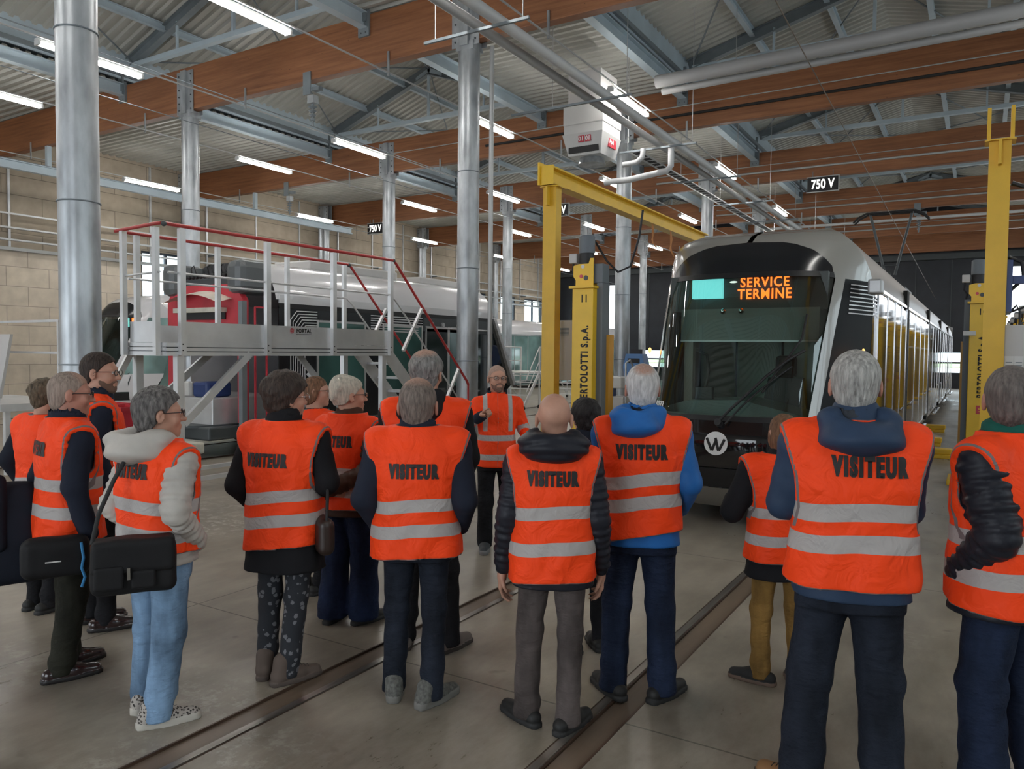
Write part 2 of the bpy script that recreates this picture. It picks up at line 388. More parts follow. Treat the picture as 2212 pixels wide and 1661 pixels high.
for y in np.arange(-4.4, 48, 2.407):
    tn += 1; b = MB(); b.box((XL, y-.035, 4.95), (XL+.05, y+.035, 8.4)); struct(b.build('trim_%d' % tn, M['aludark']))
# end wall with bay doors
he = [(-23.2, -20.9, 0, 6.4), (.45, 4.5, 0, 6.55)] + [(a, a+1.6, z, z+.58) for a in (-19.4, -17.6, -15.2, -13.4, -8.6, -6.85, -5.1, -3.35, -1.6) for z in (.78, 1.46)]
holes_wall('wall_end', 'y', YF, YF+.3, XL-.3, XR+.3, 0, 10.9, he, M['darkdoor'])
for a in (-19.4, -17.6, -15.2, -13.4, -8.6, -6.85, -5.1, -3.35, -1.6):
    window('y', YF+.1, a, a+1.6, .78, 2.04, 1, 2)
b = MB()
for a in np.arange(-26, 7.5, 1.75):
    if -23.3 < a < -20.8 or .4 < a < 5.5: continue
    b.box((a-.02, YF-.03, 2.1), (a+.02, YF, 7.2))
struct(b.build('trim_40', M['steeldark']))
b = MB(); b.box((XL, YF-.45, 7.05), (XR, YF, 7.35)); struct(b.build('trim_41', M['steeldark']))
# right wall, glazed, and the wall behind the camera
hr = [(y, y+5.6, 2.9, 5.4) for y in (-4.5, 2.7, 9.9, 17.1, 24.4, 31.6, 38.8)]
holes_wall('wall_right', 'x', XR, XR+.3, YN-.3, YF+.3, 0, 9.4, hr, M['backwhite'])
for y in (-4.5, 2.7, 9.9, 17.1, 24.4, 31.6, 38.8): window('x', XR+.12, y, y+5.6, 2.9, 5.4, 4, 1)
hb = [(-22.5, -17.5, 0, 5.2), (-14.0, -9.0, 0, 5.2), (-4.8, .4, 0, 5.2)]
holes_wall('wall_back', 'y', YN-.3, YN, XL-.3, XR+.3, 0, 10.9, hb, M['backwhite'])
# yard outside
b = MB(); b.box((-60, YF+.5, -.3), (60, 135, -.03)); struct(b.build('floor_yard', M['asphalt']))
b = MB(); b.box((-160, 135, -.3), (160, 190, .1)); struct(b.build('ground_grass', M['grass']))
# timber beams
ordn = ['behind the camera', 'nearest', 'second', 'third', 'fourth', 'fifth', 'sixth', 'seventh']
for i, y in enumerate(YB):
    o = MB().box((XL, y-.11, ZB0), (XR, y+.11, ZB1), bev=.012).build('timber_beam', M['wood'], loc=None)
    struct(o)
# steel girders, corrugated decks
def deck(name, x0, z0, x1, z1, y0=YN, y1=YF, p=.25, h=.06):
    ys = []; y = y0
    while y < y1: ys += [(y, 0), (y+p*.36, 0), (y+p*.5, h), (y+p*.86, h)]; y += p
    ys.append((min(y, y1), 0)); vs = []; fs = []
    for yy, dz in ys: vs += [(x0, yy, z0+dz), (x1, yy, z1+dz)]
    for k in range(len(ys)-1): fs.append((2*k, 2*k+1, 2*k+3, 2*k+2))
    o = MB().add(vs, fs).build(name, M['deck'], normals=False)
    return struct(o)
GX = [-18.8, -10.65, -6.6, 2.1]
for xa, za, xb, zb in ((XL-.3, 8.66, GX[0]+.1, 8.66), (GX[1]-.1, 8.66, GX[2]+.1, 8.66), (GX[3]-.1, 8.66, XR+.3, 8.66), (GX[0]-.1, 9.33, -14.725, 10.72), (-14.725, 10.72, GX[1]+.1, 9.33), (GX[2]-.1, 9.33, -2.25, 10.47), (-2.25, 10.47, GX[3]+.1, 9.33)):  # unseen slabs added above the decks to keep sky light from leaking in
    struct(MB().add([(xa, YN-.3, za), (xb, YN-.3, zb), (xb, YF+.3, zb), (xa, YF+.3, za), (xa, YN-.3, za+.1), (xb, YN-.3, zb+.1), (xb, YF+.3, zb+.1), (xa, YF+.3, za+.1)], [(0,1,2,3),(4,5,6,7),(0,1,5,4),(2,3,7,6),(0,3,7,4),(1,2,6,5)]).build('ceiling_light_stop', M['steelgrey']))
deck('ceiling_low', XL, 8.50, GX[0], 8.50); deck('ceiling_low', GX[1], 8.50, GX[2], 8.50); deck('ceiling_low', GX[3], 8.50, XR, 8.50)
for xa, xb in ((GX[0], GX[1]), (GX[2], GX[3])):
    xm = (xa+xb)/2; zr = 10.55 if xb < -5 else 10.3
    deck('ceiling_raised', xa, 9.18, xm, zr); deck('ceiling_raised', xm, zr, xb, 9.18)
    for xx, sd in ((xa, 1), (xb, -1)):
        struct(MB().box((xx-.03, YN, 8.60), (xx+.03, YF, 9.36)).build('ceiling_fascia', M['steelblue']))
    for k in range(1, 3):
        for xx in (xa + (xm-xa)*k/2.6, xb - (xb-xm)*k/2.6):
            z = 9.18 + (zr-9.18)*k/2.6
            struct(MB().ibeam((xx, YN, z-.10), (xx, YF, z-.10), .12, .18, .02).build('ceiling_purlin', M['steelblue']))
    for y in YB:
        t = MB(); y2 = y
        t.ibeam((xa+.1, y2, 9.02), (xm, y2, zr-.16), .17, .26, .02, 0); t.ibeam((xb-.1, y2, 9.02), (xm, y2, zr-.16), .17, .26, .02, 0)
        o = struct(t.build('roof_truss', M['steelgrey']))
        q = MB(); q.bar((xa+.2, y2, 8.93), (xb-.2, y2, 8.93), .14, .12); q.bar((xm, y2, 8.93), (xm, y2, zr-.3), .07, .07)
        for sx in (-1, 1):
            q.prism([(xm-sx*.05, zr-.2), (xm+sx*.5, zr-.42), (xm+sx*.5, zr-.30), (xm-sx*.05, zr-.05)], 'y', y2-.01, y2+.01)
            q.bar((xm + sx*(xb-xm)*.5, y2, 8.93), (xm + sx*(xb-xm)*.5, y2, 9.18+(zr-9.18)*.5-.2), .05, .05)
        q.build('tie', M['steelblue'], o)
        if y < 45:
            q = MB()
            for s in (-1, 1):
                xe = xa+.2 if s < 0 else xb-.2
                q.cyl((xe, y2, 9.05), (xm, y2+7.22, zr-.1), .022, n=6); q.cyl((xe, y2+7.22, 9.05), (xm, y2, zr-.1), .022, n=6)
            q.build('bracing_rod', M['steelgrey'], o)
for gx in GX:
    g = struct(MB().ibeam((gx, YN, 8.33), (gx, YF, 8.33), .20, .30, .022).build('ceiling_girder', M['steelblue']))
    for y in YB:
        q = MB(); q.box((gx-.14, y-.16, 8.02), (gx+.14, y-.112, 8.52)); q.box((gx-.10, y-.20, 8.3), (gx+.10, y-.16, 8.95))
        for i in (-1, 1):
            for j in range(4): q.cyl((gx+i*.06, y-.162, 8.09+j*.11), (gx+i*.06, y-.172, 8.09+j*.11), .014, n=8, mi=1)
        q.build('bracket', [M['steelgrey'], M['steeldark']], g)
# columns
def column(x, y, r=.2, lab=''):
    c = MB().cyl((x, y, 0), (x, y, 7.28), r, n=40, caps=True).build('steel_column', M['galv']); struct(c); c['label'] = lab
    MB().box((x-r*.95, y-.165, 7.28), (x+r*.95, y+.165, 7.44)).build('cap_plate', M['galv'], c)
    s = MB()
    for sd in (-1, 1):
        s.box((x-.30, y+sd*.118, 7.36), (x+.30, y+sd*.135, 8.36)); s.box((x-.09, y+sd*.136, 7.36), (x+.09, y+sd*.20, 8.36))
        for i in (-1, 1):
            for j in range(6): s.cyl((x+i*.22, y+sd*.135, 7.46+j*.16), (x+i*.22, y+sd*.148, 7.46+j*.16), .018, n=8, mi=1)
    s.build('saddle_plate', [M['galv'], M['steeldark']], c)
    for z in (1.62, 3.33, 5.1):
        MB().tube([(x+(r+.006)*math.cos(t*PI/12), y+(r+.006)*math.sin(t*PI/12), z) for t in range(24)], .009, 6, closed=True).build('band', M['steelgrey'], c)
    MB().box((x-.26, y-.26, .0), (x+.26, y+.26, .03)).build('base_plate', M['galv'], c)
    return c
for x, rn in ((-8.2, 'near'), (-16.3, 'far')):
    for i, y in enumerate(YB): column(x, y, .2, 'round galvanised steel column, %s row, %s beam' % (rn, ordn[i]))
for i, y in enumerate(YB): column(-25.85, y-.5, .19, 'round steel column against the block wall under the %s beam' % ordn[i])
for i, y in enumerate(YB): column(4.6, y, .2, 'round steel column right of the tram, %s beam' % ordn[i])
# downpipes beside wall columns and the big column
for x, y, lab in ((-25.5, 25.1, 'dark downpipe beside the second visible wall column'), (-25.5, 32.3, 'dark downpipe with elbow beside the third visible wall column')):
    tag(MB().cyl((x, y, 0), (x, y, 7.2), .09, n=14).build('downpipe', M['galv']), lab, 'pipe')
tag(MB().cyl((-7.84, 12.02, 0), (-7.84, 12.02, 7.4), .045, n=10).build('downpipe', M['conduit']), 'thin pipe fixed up the side of the big column by the platform stairs', 'pipe')
# ------------------------------------------------------------------ fluorescent lights, five visible rows
rows = [(-6.6, 'the row beside the overhead grey pipes'), (-10.15, 'the row left of the centre column'), (-14.3, 'the row under the left raised roof'), (-18.0, 'the row left of the left raised roof'), (-23.4, 'the row along the block wall'), (2.0, 'the row right of the nearest tram')]
oz = ['behind the camera', 'overhead', 'nearest seen', 'second', 'third', 'fourth', 'fifth', 'sixth']
proto = None
def light_proto():
    t = thing('fluorescent_light', '', 'light')
    MB().box((-.055, -1.0, .03), (.055, 1.0, .085), bev=.01).build('housing', M['diff'], t)
    for sx in (-.035, .035): MB().cyl((sx, -.95, 0), (sx, .95, 0), .028, n=12).build('tube', M['tube'], t)
    for y in (-.97, .97): MB().box((-.075, y-.025, -.035), (.075, y+.025, .05), bev=.01).build('end_cap', M['diff'], t)
    for y in (-.8, .8): MB().box((-.03, y-.015, .085), (.105, y+.015, .10)).build('clip', M['galv'], t)
    return t
for x, rl in rows:
    rail = MB().box((x+.11, YN, 7.20), (x+.135, YF, 7.225)).build('light_rail', M['conduit'])
    tag(rail, 'thin galvanised wiring rail carrying ' + rl.replace('the row', 'the lights', 1), 'rail')
    for y in YB: MB().box((x+.10, y-.14, 7.15), (x+.145, y-.115, 7.62)).build('hanger', M['galv'], rail)
    for i in range(8):
        y0 = YB[i] + 3.70
        if y0 > YF-2: continue
        if proto is None: o = proto = light_proto()
        else: o = dup(proto)
        o.location = (x, y0, 7.13); o['label'] = 'lit twin-tube light, %s in %s' % (oz[i], rl); o['group'] = 'fluorescent lights'
                
# ------------------------------------------------------------------ services under the roof
def longpipe(name, x, z, r, m, lab, y0=-5, y1=47):
    return tag(MB().cyl((x, y0, z), (x, y1, z), r, n=16).build(name, m), lab, 'pipe')
longpipe('ceiling_pipe', -6.02, 6.52, .085, M['pipelight'], 'large pale pipe running lengthwise overhead beside the right lights row')
longpipe('ceiling_pipe', -6.38, 6.52, .075, M['pipe'], 'second large grey pipe running lengthwise, left of its pair')
tray = thing('cable_tray', 'long wire cable tray running under the roof beside the twin pipes', 'cable tray')
b = MB()
for s in (-.13, .13): b.bar((-6.95+s, 16.6, 6.42), (-6.95+s, 46, 6.42), .02, .03)
for y in np.arange(16.7, 46, .3): b.bar((-7.08, y, 6.41), (-6.82, y, 6.41), .015, .015)
b.build('tray_frame', M['conduit'], tray)
b = MB()
for k in range(4): b.cyl((-7.03+k*.05, 16.6, 6.44), (-7.03+k*.05, 46, 6.44), .018, n=6)
b.build('cable', M['black'], tray)
for i, y in enumerate(np.arange(9.2, 40, 3.61)):
    b = MB().bar((-7.9 if i == 1 else -7.2, y, 6.36), (-5.4, y, 6.36), .04, .04)
    tag(b.build('strut_channel', M['steelgrey']), 'slotted steel strut carrying the twin pipes, number %s counted from the camera' % ['one','two','three','four','five','six','seven','eight','nine'][i], 'strut')
    o = bpy.data.objects['strut_channel'] if i == 0 else None
    q = MB()
    sc_ob = [ob for ob in C.objects if ob.name.startswith('strut_channel')][-1]
    for xx in (-5.5, -7.0): MB().cyl((xx, y, 6.36), (xx, y, 8.5 if xx < -6.6 else 9.25), .007, n=6).build('hanging_rod', M['conduit'], sc_ob)
tag(MB().cyl((-5.95, 15.4, 7.44), (7.5, 15.4, 7.62), .13, n=18).build('ceiling_pipe', M['pipe']), 'fat grey pipe crossing overhead from the lights to the right edge, upper of its pair', 'pipe')
tag(MB().cyl((-5.95, 15.75, 7.34), (7.5, 15.75, 7.52), .07, n=14).build('ceiling_pipe', M['pipe']), 'thinner grey pipe crossing overhead just below the fat grey pipe', 'pipe')
def rods(x, y, z0, z1, par): MB().cyl((x, y, z0), (x, y, z1), .006, n=6).build('hanging_rod', M['conduit'], par)
pp = bpy.data.objects['ceiling_pipe.002']
for x in (-4.3, .4, 4.2): rods(x, 15.4, 7.5, 9.4, pp)
for i in (3, 4, 5, 6):
    y = YB[i] - .16
    names = {3: 'second', 4: 'third', 5: 'fourth', 6: 'fifth'}
    tag(MB().cyl((-12.5 if i == 3 else -10, y, 7.78), (7.5, y, 7.78), .035, n=8).build('beam_cable', M['rubber'] if i == 3 else M['conduit']), '%s clipped along the face of the %s timber beam, lower line' % ('thick black cable' if i == 3 else 'grey conduit', names[i]), 'cable')
    tag(MB().cyl((-16 if i == 3 else -10, y, 8.0), (7.5, y, 8.0), .014, n=8).build('beam_cable', M['conduit']), 'thin cable clipped along the face of the %s timber beam, upper line' % names[i], 'cable')
b = MB().cyl((-8.0, 33.1, 7.0), (7.4, 33.1, 7.0), .055, n=10); tag(b.build('ceiling_pipe', M['pipelight']), 'pale pipe crossing behind the pantograph below the fourth timber beam', 'pipe')
# overhead contact wire
tag(MB().cyl((-2.25, -5, 6.5), (-2.25, 19.0, 5.80), .009, n=6).cyl((-2.25, 19.0, 5.80), (-2.25, 48.4, 4.95), .009, n=6).build('contact_wire', M['timberstrip']), 'thin overhead contact wire running down the hall above the nearest tram', 'wire')
tag(MB().cyl((-14.3, -5, 6.6), (-14.3, 48.4, 6.4), .009, n=6).build('contact_wire', M['steelgrey']), 'thin overhead wire under the left raised roof', 'wire')
tag(MB().cyl((-12.0, -5, 6.5), (-12.0, 48.4, 6.3), .009, n=6).build('contact_wire', M['steelgrey']), 'thin overhead wire above the dismantled tram', 'wire')
tag(MB().cyl((-20.6, -5, 6.5), (-20.6, 48.4, 6.3), .009, n=6).build('contact_wire', M['steelgrey']), 'thin overhead wire near the block wall', 'wire')
def insulator(x, y, lab):
    t = thing('insulator', lab, 'insulator', (x, y, 7.4))
    MB().box((-.16, -.14, -.25), (.06, -.12, .22)).box((.06, -.1, -.18), (.26, .02, -.10), 0).build('plate', M['steelgrey'], t)
    MB().box((-.08, -.10, -.42), (.10, .06, -.25), bev=.01).build('clamp', M['galv'], t)
    b = MB()
    for k in range(4): b.cyl((0, -.02, -.48-k*.085), (0, -.02, -.52-k*.085), .10-.012*k, .05, n=14)
    b.cyl((0, -.02, -.42), (0, -.02, -.88), .025, n=8); b.build('disc_stack', M['steelgrey'], t)
    return t
insulator(-12.2, YB[2], 'ribbed insulator hanging below the nearest timber beam')
insulator(-20.8, YB[3], 'ribbed insulator hanging below the second timber beam at left')
insulator(-2.2, YB[5], 'small insulator below a far timber beam behind the pantograph')
# long grey rail hung near the block wall
t = thing('runway_rail', 'long grey steel runway rail hung in front of the block wall', 'rail')
MB().ibeam((-22.6, -4, 6.75), (-22.6, 24, 6.75), .16, .24, .03).build('beam', M['steelblue'], t)
q = MB()
for y in YB[:5]: q.box((-22.66, y-.06, 6.87), (-22.54, y+.06, 7.45))
q.build('hanger', M['steelblue'], t)
# wall conduits and cable trays
for k, (z, dx, lab) in enumerate(((5.95, .30, 'upper thin cable tray along the block wall'), (5.5, .35, 'middle cable tray along the block wall'), (5.12, .42, 'lower cable tray just above the wall windows'))):
    t = thing('wall_tray', lab, 'cable tray')
    MB().bar((XL+dx, -5, z), (XL+dx, 48, z), .16 if k else .05, .05).build('tray', M['conduit'], t)
    q = MB()
    for y in np.arange(-4.4, 48, 2.407*2): q.bar((XL, y+.06, z-.05), (XL+dx+.1, y+.06, z-.05), .04, .05)
    q.build('bracket', M['steelgrey'], t)
# 750 V signs
for x, lab in ((-4.45, 'black 750 V sign hanging right of the pipes above the nearest tram'), (-13.95, 'black 750 V sign partly hidden behind the yellow post'), (-23.1, 'black 750 V sign partly hidden behind a column near the block wall')):
    t = thing('voltage_sign', lab, 'sign', (x, 26.05, 7.2), group='hanging voltage signs')
    MB().box((-.46, 0, -.22), (.46, .05, .22), bev=.01).build('panel', M['black'], t)
    MB().box((-.49, .005, -.25), (.49, .045, -.22)).box((-.49, .005, .22), (.49, .045, .25)).box((.46, .005, -.22), (.49, .045, .22)).build('frame', M['conduit'], t)
    text_mesh('lettering', '750 V', .40, M['signglow'], t, frame_mtx((0, -.004, -.01), (1,0,0), (0,0,1)), xs=.72, bold=.012)
    MB().cyl((-.3, .02, .25), (-.3, .02, .42), .01, n=6).cyl((.3, .02, .25), (.3, .02, .42), .01, n=6).build('hanger', M['steelgrey'], t)
# warm air heater
t = thing('air_heater', 'white box heater unit hung from the roof with red number stickers', 'heater', (-7.36, 15.3, 6.05))
t.scale = (.76, .76, .80)
MB().box((-.62, -.62, .75), (.62, .62, 1.25), bev=.02).build('casing', M['white'], t)
MB().box((-.5, -.55, 1.27), (.5, .55, 2.15)).build('duct', M['boxgrey'], t)
MB().prism([(-.60, .75), (.60, .75), (.60, .50), (-.60, .50)], 'y', -.60, .60).build('collar', M['white'], t)
MB().add([(-.62,-.66,.50),(.62,-.66,.50),(.62,.62,.50),(-.62,.62,.50),(-.50,-.50,-.05),(.50,-.50,-.05),(.50,.50,-.05),(-.50,.50,-.05)],
    [(0,1,5,4),(1,2,6,5),(2,3,7,6),(3,0,4,7),(4,5,6,7),(3,2,1,0)]).build('hood', M['white'], t)
MB().cyl((0, 0, -.05), (0, 0, -.22), .34, .40, n=28).build('fan_ring', M['galv'], t)
MB().box((-.46, -.575, .01), (.46, -.53, .17)).build('outlet_slot', M['black'], t)
MB().box((.55, -.15, .18), (.60, .33, .42)).xf(Matrix.Identity(4)).build('maker_plate', M['redpaint'], t)
text_mesh('maker_lettering', 'Apel', .17, M['signwhite'], t, frame_mtx((.606, .0, .32), (0,1,0), (0,0,1)), xs=.9, bold=.004)
for k, ch in enumerate(('01', '01')):
    s = MB().box((-.12+k*.21, -.648, .26), (.05+k*.21, -.63, .43)).build('number_sticker', M['redpaint'], t)
    text_mesh('number', ch, .16, M['signwhite'], t, frame_mtx((-.035+k*.21, -.652, .345), (1,0,0), (0,0,1)), bold=.004)
b = MB().tube([(-6.0, 16.5, 6.4), (-6.0, 16.5, 5.95), (-6.1, 16.5, 5.85), (-7.0, 16.5, 5.75), (-7.6, 16.5, 5.75)], .07, 12)
tag(b.build('branch_pipe', M['pipelight']), 'bent pale pipe behind the box heater, lower bend', 'pipe')
b = MB().tube([(-6.5, 16.1, 6.3), (-6.5, 16.1, 6.25), (-6.52, 16.1, 6.12), (-6.65, 16.1, 6.02), (-6.98, 16.1, 6.0)], .06, 12)
tag(b.build('branch_pipe', M['pipelight']), 'short bent pipe stub beside the box heater', 'pipe')
# ================================================================== TRAMS
M['blackmatt'] = mat('dark_corner_panel', (.012,.013,.015), .6, spec=.15)
def itab(t, z):
    if z <= t[0][0]: return t[0][1]
    for (a, x), (b, y) in zip(t, t[1:]):
        if z <= b: k = (z-a)/(b-a); return x + (y-x)*k
    return t[-1][1]
T_Y0 = [(.18,.46),(.30,.26),(.45,.10),(.9,.0),(1.12,.08),(1.2,.15),(1.6,.33),(2.1,.55),(2.62,.82),(2.85,.98),(3.04,1.18),(3.15,1.4),(3.25,1.8),(3.32,2.4),(3.34,3.0)]
T_D = [(.18,1.35),(1.1,1.6),(2.6,1.28),(3.04,.95),(3.34,.6)]
T_W = [(.18,1.02),(.45,1.16),(1.0,1.2),(2.3,1.2),(2.7,1.18),(2.9,1.11),(3.04,1.02),(3.15,.90),(3.25,.74),(3.32,.50),(3.34,.30)]
T_G = [(.18,.80),(1.17,.80),(2.62,.90),(2.75,.87),(2.85,.79),(2.93,.68),(3.0,.50),(3.03,.36),(3.05,.03)]
def ringpt(dx, z, off=0.0):
    """point on the nose surface (nose at y=0, body along +y)"""
    y = itab(T_Y0, z) + itab(T_D, z)*(abs(dx)/1.2)**4
    if off:
        e = 1e-3
        tx = Vector((e, itab(T_D, z)*((abs(dx+e)/1.2)**4 - (abs(dx)/1.2)**4), 0))
        tz = Vector((0, (itab(T_Y0, z+.01)-itab(T_Y0, z-.01))/20*1, e*1))
        n = tx.cross(tz).normalized()
        if n.y > 0: n = -n
        return Vector((dx, y, z)) + n*off
    return Vector((dx, y, z))
def patch(zs, cols, m, name, par, off=0.0, thick=0.0):
    """grid patch of the nose; cols(z) -> list of dx"""
    vs = []; n = None
    for z in zs:
        c = cols(z); n = len(c); vs += [ringpt(d, z, off) for d in c]
    fs = []
    for i in range(len(zs)-1):
        for j in range(n-1): a = i*n+j; fs.append((a, a+1, a+n+1, a+n))
    b = MB().add(vs, fs, 0, True)
    o = b.build(name, m, par, normals=False); return o
def lin(a, b, n): return [a + (b-a)*i/n for i in range(n+1)]
def tram(label, x, ynose, yrear, paint, lowerpaint, sidem, glassm, full=True, flip=False):
    L = yrear - ynose
    t = thing('tram', label, 'tram', (x, ynose, 0), PI if flip else 0)
    G = lambda z: itab(T_G, z); Wd = lambda z: itab(T_W, z)
    patch([.18,.22,.30,.38,.43], lambda z: lin(-1.0, 1.0, 20), paint, 'bumper', t)
    patch([.44,.50,.64], lambda z: lin(-1.0, 1.0, 20), M['mask'], 'lower_panel', t)
    patch([.65,.75,.9,1.0,1.12], lambda z: lin(-1.0, 1.0, 24), M['glossblack'] if full else lowerpaint, 'nose_panel', t)
    patch([1.12,1.17], lambda z: lin(-.98, .98, 20), M['black'], 'cowl', t)
    zs = [1.17,1.25,1.4,1.6,1.85,2.1,2.35,2.62]
    patch(zs, lambda z: lin(-G(z), G(z), 24), M['windscreen'], 'windscreen', t)
    patch([2.62,2.68], lambda z: lin(-itab(T_G,z), itab(T_G,z), 24), M['black'], 'windscreen_trim', t, .006)
    patch([2.62,2.68,2.75,2.82,2.88,2.93,2.97,3.0,3.03,3.05], lambda z: lin(-G(z), G(z), 24), M['mask'], 'top_panel', t)
    zz = [1.10,1.25,1.4,1.6,1.85,2.1,2.35,2.62,2.75,2.88,2.97,3.03,3.05,3.10,3.15,3.20,3.25,3.29,3.32,3.34]
    for s in (-1, 1):
        patch(zz[:8], lambda z: lin(s*G(z), s*(G(z)+.075), 3), paint, 'pillar', t, .012)
        patch(zz[:8], lambda z: lin(s*(G(z)+.075), s*Wd(z), 8), (M['blackmatt'] if s > 0 else M['windscreen']) if full else sidem, 'corner_glass', t)
        patch([.18,.45,.8,1.12], lambda z: lin(s*1.0, s*Wd(z), 6), lowerpaint, 'corner_panel', t)
        patch(zz[7:], lambda z: lin(s*G(z), s*Wd(z), 12), paint, 'front_roof_shell', t)
    # seam under the roof lip, body with side walls and roof
    prof = [(Wd(z), z) for z in zz[7:]]
    b = MB(); ys = L if full or yrear > 20 else L
    vs = []; fs = []
    # each roof rib starts where the nose surface reaches its own width
    ribs = [(s*w, z) for s in (-1, 1) for w, z in (prof if s < 0 else prof[::-1])]
    st = [ringpt(w, z) for w, z in ribs]; n = len(ribs)
    for (w, z), p in zip(ribs, st): vs += [p, (w, L, z)]
    for i in range(n-1): fs.append((2*i, 2*i+2, 2*i+3, 2*i+1))
    b.add(vs, fs, 0, True)
    roof = b.build('roof_shell', M['roofpaint'] if full else paint, t)
    for s in (-1, 1):
        y0 = ringpt(1.2*s, 1.5).y - .02
        ya = ringpt(1.18, 2.62).y
        b = MB()
        # tumblehome side skin
        pz = [.20,.30,.45,1.0,2.3,2.62]; vs = []; fs = []
        for z in pz:
            w = Wd(z) if z > .25 else 1.12; vs += [(s*w, ringpt(w, z).y, z), (s*w, L, z)]
        for i in range(len(pz)-1): fs.append((2*i, 2*i+1, 2*i+3, 2*i+2))
        b.add(vs, fs, 0, True)
        side = b.build('side_skin', sidem, t)
    MB().box((-1.19, L-.03, .25), (1.19, L, 3.0)).prism([(-1.15,3.0),(1.15,3.0),(.9,3.15),(.5,3.32),(-.5,3.32),(-.9,3.15)], 'y', L-.03, L).build('rear_end', paint, t)
    MB().box((-1.1, .9, .30), (1.1, L-.05, .36)).build('cab_floor', M['black'], t)
    return t
def side_details(t, s, L, mods, glassm, framem, lower, louver=None, doors=True, h0=.34):
    """doors, panes and gangways on one side; mods: list of (start, end) in tram y"""
    X = s*1.2
    for k, (a, b2) in enumerate(mods):
        ln = b2-a
        if k: MB().box((X-s*.05, mods[k-1][1], .3), (X+s*.012, a, 2.85)).build('gangway_bellows', M['rubber'], t)
        # module is split into pane, door, pane
        cuts = [a+.03, a+ln*.27, a+ln*.52, a+ln*.76, b2-.03]
        for i in range(4):
            u0, u1 = cuts[i]+.025, cuts[i+1]-.025
            isdoor = doors and i in (1, 2) if ln > 4 else i == 1
            z0 = .42 if isdoor else .98
            fr = MB().box((X, u0, z0), (X+s*.014, u1, 2.50)).build('door_leaf' if isdoor else 'side_window', glassm, t)
            for y in (u0-.012, u1+.012): MB().box((X, y-.012, .40), (X+s*.022, y+.012, 2.54)).build('trim_strip', framem, fr)
            if isdoor:
                MB().box((X, u0, z0-.03), (X+s*.02, u1, z0)).build('trim_strip', framem, fr)
                g = MB().box((X, u0, .30), (X+s*.11, u1, .335)).build('door_step', M['chrome'], t)
            if not isdoor: MB().box((X, u0, .45), (X+s*.010, u1, .93)).build('lower_panel', lower, t)
        MB().box((X-s*.005, a, 2.56), (X+s*.012, b2, 2.60)).build('drip_rail', framem, t)
MT = tram('near tram, black and grey front, orange display reading SERVICE TERMINE', -2.26, 7.60, 37.9, M['tramgrey'], M['glossblack'], M['glossblack'], M['mirrorglass'])
side_details(MT, 1, 30.3, [(2.3, 6.4), (6.8, 12.6), (13.0, 18.6), (19.0, 24.6), (25.0, 29.9)], M['mirrorglass'], M['chrome'], M['glossblack'])
side_details(MT, -1, 30.3, [(2.3, 6.4), (6.8, 12.6), (13.0, 18.6)], M['mirrorglass'], M['chrome'], M['glossblack'])
# pale louvre stripes wrapped round the upper corner
for s in (1, -1):
    for k in range(8):
        z = 2.24 + k*.045; b = MB(); vs = []
        pts = [ringpt(s*d, z) for d in lin(1.02, 1.2, 8)] + [Vector((s*1.2, y, z)) for y in lin(ringpt(1.2, z).y+.1, 2.25, 4)]
        for p in pts: q = Vector((p.x + s*.012, p.y - .004, p.z)); vs += [q, q + Vector((0, 0, .013))]
        b.add(vs, [(2*i, 2*i+2, 2*i+3, 2*i+1) for i in range(len(pts)-1)], 0); b.build('louvre_stripe', M['tramwhite'], MT, normals=False)
def on_nose(dx, z, off=.01): return ringpt(dx, z, off)
# cab interior
cab = MB(); cab.prism([(-.95,1.02),(-.9,1.16),(-.55,1.27),(.05,1.30),(.5,1.2),(.95,1.10),(.95,1.0)], 'y', .75, 1.55)
cab.build('dashboard', mat('dashboard_plastic', (.13, .165, .16), .5), MT)
MB().box((-.80, .55, 1.0), (.85, .85, 1.14), bev=.04).build('dashboard_shelf', mat('dashboard_shelf', (.20, .25, .24), .5), MT)
seat = MB().box((-.12, 2.0, .75), (.42, 2.5, .92), bev=.06).build('driver_seat', M['black'], MT)
MB().add([(-.16,2.42,.85),(.46,2.42,.85),(.46,2.56,.85),(-.16,2.56,.85),(-.06,2.5,1.50),(.36,2.5,1.50),(.36,2.62,1.50),(-.06,2.62,1.50)], [(0,1,5,4),(1,2,6,5),(2,3,7,6),(3,0,4,7),(4,5,6,7)]).build('seat_back', M['black'], seat)
MB().box((.02, 2.48, 1.50), (.28, 2.60, 1.78), bev=.05).build('headrest', mat('seat_fabric', (.035, .02, .018), .8), seat)
MB().box((-1.1, 3.0, .4), (-.62, 3.06, 2.6)).box((.62, 3.0, .4), (1.1, 3.06, 2.6)).box((-1.1, 3.0, 2.3), (1.1, 3.06, 2.6)).build('cab_partition', mat('cab_partition_grey', (.22, .25, .24), .6), MT)
for x0, x1 in ((-.60, -.02), (.02, .60)): MB().box((x0, 3.02, .9), (x1, 3.04, 2.3)).build('partition_pane', mat('lit_interior_tone', (.20,.26,.24), .3), MT)  # opaque panes, their pale colour stands in for the lighter interior behind
MB().box((-.70, .98, 1.95), (.80, 1.0, 2.30)).box((-.70, .97, 1.93), (.80, 1.01, 1.95), 1).build('sun_blind', [mat('sun_blind', (.20, .23, .22), .8), M['aludark']], MT)
MB().box((-.86, 1.06, 2.28), (.86, 1.20, 2.68)).build('display_case', mat('display_case', (.045, .055, .052), .5), MT)
MB().box((-.66, .99, .9), (-.56, 1.08, 2.3)).build('cab_post', mat('cab_post_beige', (.22, .19, .17), .5), MT)
MB().box((-.50, .9, 1.28), (-.30, .98, 1.42), bev=.01).build('ticket_screen', M['black'], MT)
